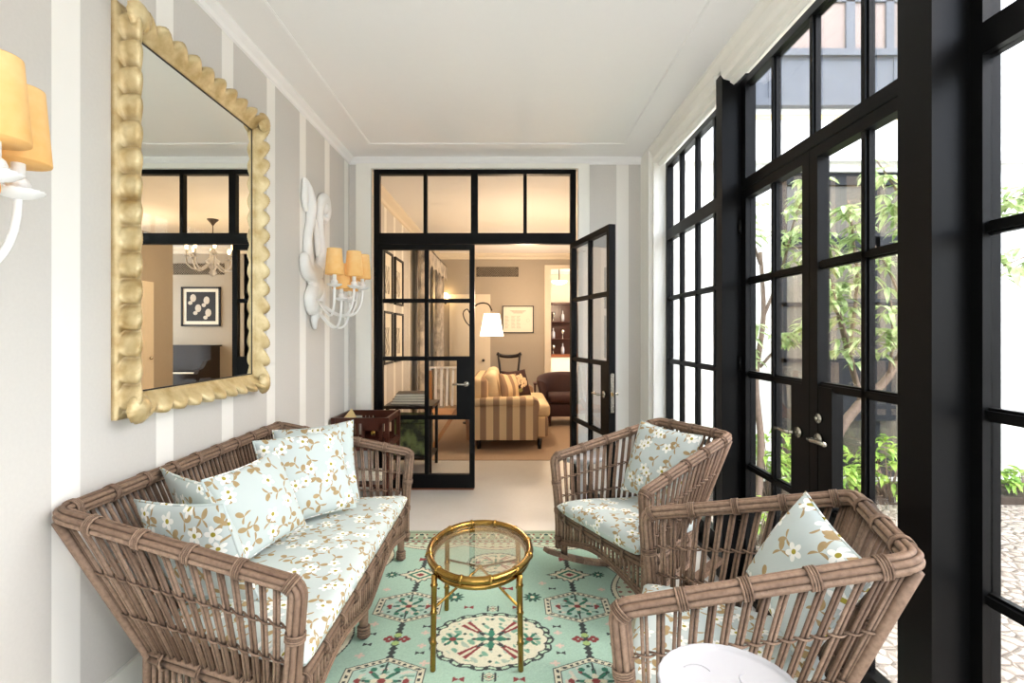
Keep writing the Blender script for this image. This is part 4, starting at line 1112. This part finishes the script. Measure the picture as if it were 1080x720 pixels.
# velvet tub armchair
o = empty('velvet_armchair', (.86, 7.95, 0), 0, 'brown velvet armchair beyond the striped sofa', 'armchair')
b = MB(); vs = []; n = 26
for i in range(n+1):
    a = R(165)-R(150+180)*(i/n)  # wraps round the back and both sides
    a = R(200)-R(220)*(i/n)
    rx, ry = .38, .36
    ct, st_ = math.cos(a), math.sin(a)
    top = .66+.10*max(0, math.sin(a))**.7
    fl = 1.16
    for (q, z) in ((1.0, .16), (1.02, .40), (fl, top-.03), (fl*.99, top), (fl*.9, top-.005), (.80, top-.06), (.78, .36)): vs.append((.86+rx*ct*q, 7.98+ry*st_*q, z))
k = 7
b.add(vs, [(i*k+j, (i+1)*k+j, (i+1)*k+j+1, i*k+j+1) for i in range(n) for j in range(k-1)]+[tuple(range(k)), tuple(range(n*k+k-1, n*k-1, -1))], 0, True); b.build('backrest', M['velvet'], o, True)
MB().rbox(Matrix.Translation((.86, 7.90, .25)), .62, .56, .20, .03).build('base', M['velvet'], o, True)
MB().rbox(Matrix.Translation((.86, 7.85, .41)), .56, .54, .13, .05).build('seat_cushion', M['velvet'], o, True)
for x in (.60, 1.12):
    for y in (7.68, 8.18): MB().tube([(x, y, .17), (x*.995, y-.01, .08), (x, y, 0)], [.03, .02, .014], 8).build('leg', M['dark_wood'], o, True)
o = empty('side_table', (.52, 8.7, 0), 0, 'small dark side table between striped sofa and velvet armchair', 'side table')
MB().box(.40, .66, 8.55, 8.85, .53, .55).build('table_top', M['dark_wood'], o, True)
for x in (.42, .62):
    for y in (8.57, 8.81): MB().box(x, x+.02, y, y+.02, 0, .53).build('leg', M['dark_wood'], o, True)
# arched floor lamp
o = empty('floor_lamp', (-.56, 7.95, 0), 0, 'arched iron floor lamp with glowing cream shade over the striped sofa', 'floor lamp')
MB().lathe([(.15, 0), (.15, .02), (.03, .04), (.012, .06)], (-.56, 7.95, 0), 24).build('base', M['iron'], o, True)
p = smooth_path([(-.56, 7.95, .05), (-.56, 7.95, 1.2), (-.56, 7.93, 1.68), (-.50, 7.85, 1.79), (-.40, 7.7, 1.82), (-.30, 7.58, 1.79), (-.25, 7.5, 1.70)], 6)
b = MB().tube(p, .011, 8); b.tube(smooth_path([(-.56, 7.94, 1.45), (-.66, 7.94, 1.55), (-.70, 7.94, 1.68), (-.64, 7.94, 1.74), (-.60, 7.94, 1.68)], 5), .009, 7); b.build('pole', M['iron'], o, True)
b = MB(); b.lathe([(.17, 0), (.172, .004), (.112, .325), (.108, .325), (.165, .004)], (-.25, 7.5, 1.33), 32); b.build('lamp_shade', M['lamp_white'], o, True)
MB().ball((-.25, 7.5, 1.5), .03, .03, .045).build('bulb', M['bulb'], o, True)
# hall beyond: ceiling lights and a display cabinet
for k, (x, y) in enumerate(((1.22, 10.75), (1.18, 12.3))):
    o = empty('ceiling_light', (x, y, ZC), 0, ('nearer', 'further')[k]+' glowing bowl ceiling light in the hall', 'ceiling light', 'bowl lights in the hall')
    zz = (2.68, 2.52)[k]
    MB().lathe([(.0, 0), (.10, .012), (.17, .05), (.19, .09), (.18, .09), (0, .08)], (x, y, zz), 24).build('bowl', M['lamp_white'], o, True)
    MB().lathe([(.012, .05), (.012, ZC-zz)], (x, y, zz), 8).build('stem', M['iron'], o, True)
o = empty('display_cabinet', (1.4, 13.3, 0), 0, 'dark wooden display cabinet with pale glassware in the hall', 'cabinet')
b = MB().box(1.02, 1.06, 13.1, 13.49, .85, 2.15).box(1.96, 2.0, 13.1, 13.49, .85, 2.15).box(1.02, 2.0, 13.1, 13.49, 2.11, 2.15).box(1.02, 2.0, 13.46, 13.49, .85, 2.15).box(1.06, 1.96, 13.1, 13.49, 1.22, 1.24).box(1.06, 1.96, 13.1, 13.49, 1.66, 1.68); b.build('case', M['dark_wood'], o, True)
MB().box(.98, 2.04, 13.05, 13.49, .78, .85).build('worktop', M['red_wood'], o, True)
MB().box(1.0, 2.02, 13.08, 13.49, 0, .78).build('cupboard', M['cream_paint'], o, True)
for i in (0, 1, 3, 4, 6, 7):
    x = 1.12+.24*(i % 3); z = (.852, 1.242, 1.682)[i//3]
    b = MB().lathe([(.04, 0), (.045, .1), (.04, .16), (.014, .2), (.014, .27)] if i % 2 else [(.03, 0), (.008, .02), (.008, .1), (.05, .17), (.05, .24)], (x, 13.25, z), 12)
    tag(b.build('bottle' if i % 2 else 'goblet', M['white_enamel'] if i % 2 else M['chrome']), ('pale bottle' if i % 2 else 'shiny goblet')+' on the '+('worktop', 'middle shelf', 'top shelf')[i//3]+' of the hall cabinet, '+('left', 'right')[i % 3], 'bottle' if i % 2 else 'glass', 'glassware in the hall cabinet')
# chandelier (seen in the mirror)
ch = empty('chandelier', (1.25, 7.0, ZC), 0, 'pale glass chandelier with lit candles, seen in the mirror', 'chandelier')
b = MB().lathe([(.0, -.09), (.012, -.08), (.03, -.05), (.07, -.01), (.07, 0)], (1.25, 7.0, ZC), 20); b.lathe([(.03, -.05), (.03, -.035)], (1.25, 7.0, ZC), 8); b.lathe([(.006, -.40), (.006, -.05)], (1.25, 7.0, ZC), 8); b.build('canopy', M['iron'], ch, True)
b = MB().lathe([(0, -.78), (.02, -.76), (.05, -.72), (.03, -.68), (.06, -.62), (.09, -.56), (.04, -.52), (.03, -.47), (.05, -.44), (.02, -.40), (.02, -.36)], (1.25, 7.0, ZC), 20); b.build('body', M['white_enamel'], ch, True)
for i in range(8):
    a = 2*PI*i/8+.2; d = V(math.cos(a), math.sin(a), 0); c = V(1.25, 7.0, ZC)
    p = bez(c+d*.05+V(0, 0, -.58), c+d*.15+V(0, 0, -.75), c+d*.32+V(0, 0, -.70), c+d*.30+V(0, 0, -.52), 12)
    arm = MB().tube(p, .011, 8).lathe([(.01, 0), (.04, .01), (.045, .018), (.012, .015), (.012, .09), (.003, .1)], tuple(p[-1]), 14).build('arm', M['white_enamel'], ch, True)
    e = p[-1]; MB().ball((e.x, e.y, e.z+.125), .02, .02, .042, 8).build('flame_bulb', M['bulb'], arm, True)
# upright piano (seen in the mirror)
o = empty('upright_piano', (2.5, 8.95, 0), 0, 'black upright piano against the alcove wall, seen in the mirror', 'piano')
b = MB().box(2.42, 3.5, 9.0, 9.28, 0, 1.14).box(2.39, 3.53, 8.96, 9.29, 1.14, 1.17); b.build('body', M['black_wood'], o, True)
b = MB(); b.prism([(8.62, .62), (9.0, .62), (9.0, .92), (8.9, .9), (8.78, .78), (8.66, .76), (8.62, .70)], lambda p, q, d: (d, p, q), 2.42, 2.49); b.prism([(8.62, .62), (9.0, .62), (9.0, .92), (8.9, .9), (8.78, .78), (8.66, .76), (8.62, .70)], lambda p, q, d: (d, p, q), 3.43, 3.5); b.box(2.49, 3.43, 8.64, 9.0, .62, .70); b.build('keyboard_shelf', M['black_wood'], o, True)
MB().box(2.51, 3.41, 8.66, 8.8, .70, .715).build('keys', M['paper'], o, True)
for x in (2.43, 3.44): MB().tube([(x+.03, 8.68, .62), (x+.03, 8.68, .3), (x+.03, 8.68, 0)], [.035, .025, .03], 10).build('leg', M['black_wood'], o, True)
d = empty('door_6', (2.72, 7.3, 0), 0, 'cream door in the sitting room side wall, seen in the mirror', 'door', None, 'structure')
MB().box(2.69, 2.72, 6.9, 7.95, 0, 2.15).build('door_panel', M['cream_paint'], d, True)
MB().ball((2.66, 7.85, 1.0), .025, .025, .025).build('knob', M['chrome'], d, True)

# ------------------------------------------------------------------ courtyard
struct('courtyard_ground', MB().box(XW+.09, 9, YB-2, 4.7, -.14, -.03), M['pebble'], 'pale pebble paving of the courtyard outside', 'paving')
YC = 4.72
w = MB().box(XW+.06, 2.45, YC, YC+.2, -.1, 6.5).box(4.1, 8.5, YC, YC+.2, -.1, 6.5).box(2.45, 4.1, YC, YC+.2, 2.83, 6.5).box(2.45, 4.1, YC, YC+.2, -.1, .06).box(8.3, 8.5, YB-2, YC, -.1, 5.5)
struct('wall_outer', w, M['white_plaster'], 'bright white courtyard wall outside the windows', 'wall')
r = empty('window_5', (3.25, YC, .06), 0, 'old grey steel window in the courtyard wall behind the tree', 'window', None, 'structure')
b = MB()
for x0, x1 in ((2.45, 2.53), (2.85, 2.90), (3.27, 3.38), (3.74, 3.79), (4.02, 4.1)): b.box(x0, x1, YC+.03, YC+.12, .06, 2.83)
for z0, z1 in ((.06, .24), (1.10, 1.14), (1.61, 1.65), (2.15, 2.25), (2.72, 2.83)): b.box(2.45, 4.1, YC+.03, YC+.12, z0, z1)
b.box(2.84, 3.48, YC-.03, YC+.03, .58, 1.12)
b.build('window_frame', M['stone_dark'], r, True)
MB().box(2.5, 4.05, YC+.06, YC+.08, .1, 2.8).build('pane', M['facade_glass'], r, True)
# lead-clad band and upper panels on the courtyard facade
b = MB().box(1.9, 4.3, YC-.05, YC, 3.46, 3.84).box(1.9, 4.3, YC-.08, YC, 3.40, 3.46).box(1.9, 4.3, YC-.09, YC, 3.84, 3.90)
for x in (2.32, 3.44): b.box(x, x+.025, YC-.06, YC-.05, 3.46, 3.84)
struct('trim_13', b, M['stone_trim'], 'grey lead band across the courtyard facade', 'facade band')
struct('trim_14', MB().box(1.9, 4.3, YC-.012, YC, 3.30, 3.345), M['kraft'], 'thin ochre string line under the lead band', 'string line')
o = empty('window_7', (3.2, YC, 3.9), 0, 'upper courtyard window with pinkish panes and grey lead bars', 'window', None, 'structure')
b = MB()
for x0, x1 in ((2.44, 2.52), (3.02, 3.10), (3.38, 3.45), (3.50, 3.58), (4.1, 4.2)): b.box(x0, x1, YC-.05, YC, 3.9, 4.40)
b.box(2.44, 4.2, YC-.05, YC, 4.34, 4.42); b.build('window_frame', M['stone_trim'], o, True)
MB().box(2.48, 4.15, YC-.03, YC-.005, 3.9, 4.36).build('pane', plain('pink_pane', srgb(128, 110, 99), .3, var=.25, scale=3), o, True)
# planting bed
b = MB(); b.box(1.5, 8.3, 4.25, YC, -.06, .03); struct('terrain_bed', b, M['soil'], 'dark soil planting bed along the courtyard wall', 'planting bed')
def leaf(b, p, d, L, W, droop=.25, mi=0):
    d = d.normalized(); s = d.cross(V(0, 0, 1))
    if s.length < .1: s = V(1, 0, 0)
    s.normalize(); up = s.cross(d)
    m1 = p+d*(L*.4)-V(0, 0, droop*L*.15); m2 = p+d*(L*.75)-V(0, 0, droop*L*.5); e = p+d*L-V(0, 0, droop*L)
    f = up*(W*.18)
    b.add([p, m1+s*W*.5+f, m2+s*W*.4+f, e, m2-s*W*.4+f, m1-s*W*.5+f, m1, m2], [(0, 1, 6), (0, 6, 5), (1, 2, 7, 6), (6, 7, 4, 5), (2, 3, 7), (7, 3, 4)], mi, True)
def rv(): return V(RNG.normal(), RNG.normal(), RNG.normal()*.6).normalized()
def tree(name, base, limbs, label, nl, seed):
    o = empty(name, base, 0, label, 'tree'); B = V(*base); b = MB(); ends = []; rg = random.Random(seed)
    for pts, r0, r1 in limbs:
        p = smooth_path([B+V(*q) for q in pts], 5); k = len(p); b.tube(p, [r0+(r1-r0)*i/(k-1) for i in range(k)], 8)
        if r1 < .012:
            for i in range(k//3, k): ends.append((p[i], (p[min(i+1, k-1)]-p[max(i-1, 0)]).normalized()))
    f = MB()
    for j in range(nl):
        p, d = rg.choice(ends); c = p+V(rg.gauss(0, .055), rg.gauss(0, .055), rg.gauss(0, .045)); sp_ = V(rg.gauss(0, 1), rg.gauss(0, 1), rg.gauss(0, .3)).normalized()
        for q in range(5):
            a = 2*PI*q/5+rg.uniform(-.3, .3); dd = (V(math.cos(a), math.sin(a), rg.uniform(-.5, .2))).normalized(); leaf(f, c, dd+sp_*.4, rg.uniform(.085, .145), rg.uniform(.03, .048), rg.uniform(.2, .7))
    b.build('trunk', M['bark'], o, True); f.build('foliage', M['leaf'], o, True); return o
tree('courtyard_tree', (1.95, 4.1, .0), [
    ([(0, 0, 0), (.03, 0, .5), (-.01, 0, 1.0), (.04, -.02, 1.5), (.0, -.05, 2.0)], .032, .014),
    ([(.04, -.02, 1.5), (.14, -.1, 1.85), (.22, -.15, 2.25), (.32, -.2, 2.5)], .014, .005),
    ([(.0, -.05, 1.9), (-.12, -.1, 2.2), (-.2, -.1, 2.5)], .012, .004),
    ([(0, 0, .95), (-.1, -.05, 1.25), (-.16, -.1, 1.5)], .012, .004),
    ([(.02, 0, 1.1), (.2, -.1, 1.35), (.36, -.18, 1.45)], .012, .004)],
    'slender bare-stemmed tree with pale green leaves by the white courtyard wall', 64, 2)
tree('courtyard_tree', (2.62, 3.95, .0), [
    ([(-.25, .1, 0), (-.12, .05, .55), (.05, 0, .85), (.22, -.05, 1.05), (.36, -.15, 1.5), (.38, -.2, 1.9)], .045, .018),
    ([(.05, 0, .85), (-.08, -.05, 1.2), (-.2, -.1, 1.55), (-.3, -.15, 1.8), (-.42, -.2, 2.0)], .024, .005),
    ([(.38, -.2, 1.85), (.28, -.25, 2.1), (.12, -.28, 2.35), (-.05, -.3, 2.58)], .015, .005),
    ([(.36, -.2, 1.7), (.26, -.26, 2.0), (.12, -.3, 2.3)], .013, .005),
    ([(-.08, -.05, 1.2), (-.12, -.2, 1.7), (-.2, -.28, 2.05), (-.25, -.3, 2.3)], .016, .005),
    ([(.3, -.15, 1.35), (.1, -.28, 1.7), (-.1, -.35, 1.98)], .013, .005),
    ([(.05, 0, .85), (-.15, -.15, 1.3), (-.35, -.3, 1.66)], .014, .005),
    ([(.22, -.05, 1.05), (.14, -.2, 1.35), (.05, -.3, 1.6)], .012, .005),
    ([(-.2, -.1, 1.55), (-.36, -.2, 1.85), (-.5, -.25, 2.12)], .012, .004)],
    'leaning tree with forked brown branches behind the french doors', 135, 5)
tree('courtyard_tree', (4.15, 3.7, .0), [
    ([(.6, .3, 0), (.55, .3, .6), (.5, .2, 1.3), (.4, .0, 1.75)], .04, .015),
    ([(.4, .0, 1.7), (-.1, -.2, 1.95), (-.6, -.4, 1.95), (-1.12, -.5, 1.78)], .014, .004),
    ([(.4, .0, 1.7), (0, -.1, 2.1), (-.6, -.35, 2.3), (-1.1, -.5, 2.18)], .014, .004)],
    'tree with drooping leaf sprays beyond the nearest window bay', 60, 9)
def shrub(loc, h, rad, n, label, seed):
    o = empty('garden_shrub', loc, 0, label, 'shrub', 'low leafy shrubs along the courtyard wall'); rg = random.Random(seed); f = MB(); s = MB()
    for j in range(n):
        a = rg.uniform(0, 6.28); q = rad*math.sqrt(rg.random()); z = h*rg.uniform(.25, 1)*(1-.4*(q/rad)**2)
        p = V(q*math.cos(a), q*math.sin(a), z)
        if j % 4 == 0: s.tube([V(p.x*.2, p.y*.2, 0), V(p.x*.6, p.y*.6, z*.6), p], [.006, .005, .002], 5)
        for t in range(4):
            b_ = a+rg.uniform(-1.6, 1.6); leaf(f, p, V(math.cos(b_), math.sin(b_), rg.uniform(-.1, .7)), rg.uniform(.07, .13), rg.uniform(.03, .05), rg.uniform(.3, .8))
    s.build('stems', M['bark'], o); f.build('foliage', M['leaf_low'], o)
for k, (x, y, h, rd, n, lab) in enumerate((
    (1.75, 4.35, .55, .22, 46, 'low bright green shrub at the foot of the slender tree'),
    (2.15, 4.30, .62, .24, 60, 'bushy green shrub behind the far french door leaf'),
    (2.62, 4.35, .50, .25, 60, 'leafy shrub under the grey courtyard window'),
    (3.12, 4.28, .55, .26, 60, 'leafy shrub behind the near french door leaf'),
    (3.6, 4.3, .42, .24, 44, 'pale green shrub at the corner of the grey window'),
    (4.35, 4.40, .26, .22, 36, 'small dark green shrub by the wall past the second post'),
    (1.62, 3.4, .34, .18, 34, 'low plant close outside the far window bay'))): shrub((x, y, .0), h, rd, n, lab, 30+k)

# ------------------------------------------------------------------ light, world, camera
wd = bpy.data.worlds.new('World'); sc.world = wd; wd.use_nodes = True
nt = wd.node_tree; bg = nt.nodes['Background']; sky = nt.nodes.new('ShaderNodeTexSky'); sky.sky_type = 'NISHITA'
sky.sun_elevation = R(48); sky.sun_rotation = R(100); sky.sun_disc = False; sky.air_density = 1.0; sky.dust_density = 3.0
mx = nt.nodes.new('ShaderNodeMix'); mx.data_type = 'RGBA'; mx.inputs[0].default_value = .75
nt.links.new(sky.outputs[0], mx.inputs[6]); mx.inputs[7].default_value = (.955, .985, 1.05, 1)
nt.links.new(mx.outputs[2], bg.inputs[0]); bg.inputs[1].default_value = 2.9
def lamp(name, kind, loc, e, col, size=.1, rot=None, sy=None, spread=None):
    l = bpy.data.lights.new(name, kind); l.energy = e; l.color = col
    if kind == 'AREA':
        l.size = size
        if sy: l.shape = 'RECTANGLE'; l.size_y = sy
        if spread: l.spread = spread
    elif kind == 'POINT': l.shadow_soft_size = size
    elif kind == 'SUN': l.angle = size
    o = bpy.data.objects.new(name, l); COL.objects.link(o); o.location = loc
    if rot: o.rotation_euler = rot
    return o
WARM = (1, .73, .49); DAY = (.97, .985, 1)
d = V(.03, .74, -.66)
lamp('sun', 'SUN', (3, -4, 8), 4.0, (1, .98, .95), R(6), d.to_track_quat('-Z', 'Y').to_euler())
lamp('room_fill', 'AREA', (.3, -1.8, 1.9), 12, DAY, 2.4, (R(80), 0, 0), 1.4)  # added fill behind the camera, no real lamp there
lamp('ceiling_fill', 'AREA', (.3, -.9, .35), 42, (.86, .93, 1), 2.2, (R(152), 0, 0), 1.2)  # added cool uplight that brightens the ceiling, no fixture
lamp('sitting_fill', 'POINT', (.2, 6.4, 1.75), 36, WARM, .12)  # added warm fill in the middle of the room, without a fixture
lamp('sitting_fill', 'POINT', (.3, 9.0, 1.9), 26, WARM, .12)  # second added warm fill, nearer the back wall, without a fixture
lamp('chandelier_light', 'POINT', (1.25, 7.0, 2.25), 20, WARM, .04)
lamp('hall_light', 'POINT', (1.3, 11.8, 2.0), 40, WARM, .05)
lamp('alcove_fill', 'POINT', (2.3, 6.6, 2.4), 22, WARM, .05)  # added warm fill by the side wall, no fixture holds it
lamp('lamp_light', 'POINT', (-.25, 7.5, 1.42), 7, WARM, .04)
cam = bpy.data.cameras.new('camera'); co = bpy.data.objects.new('camera', cam); COL.objects.link(co)
co.location = (0, 0, CAMZ); co.rotation_euler = (R(90), 0, 0); cam.sensor_fit = 'HORIZONTAL'; cam.sensor_width = 36
cam.lens = 550/1080*36; cam.shift_x = 3/1080; cam.shift_y = -8/1080; cam.clip_start = .02
sc.camera = co
sc.view_settings.view_transform = 'Standard'; sc.view_settings.look = 'None'; sc.view_settings.exposure = .42
sc.cycles.use_denoising = True
sc.cycles.max_bounces = 10; sc.cycles.transparent_max_bounces = 24; sc.cycles.diffuse_bounces = 5; sc.cycles.sample_clamp_indirect = 8
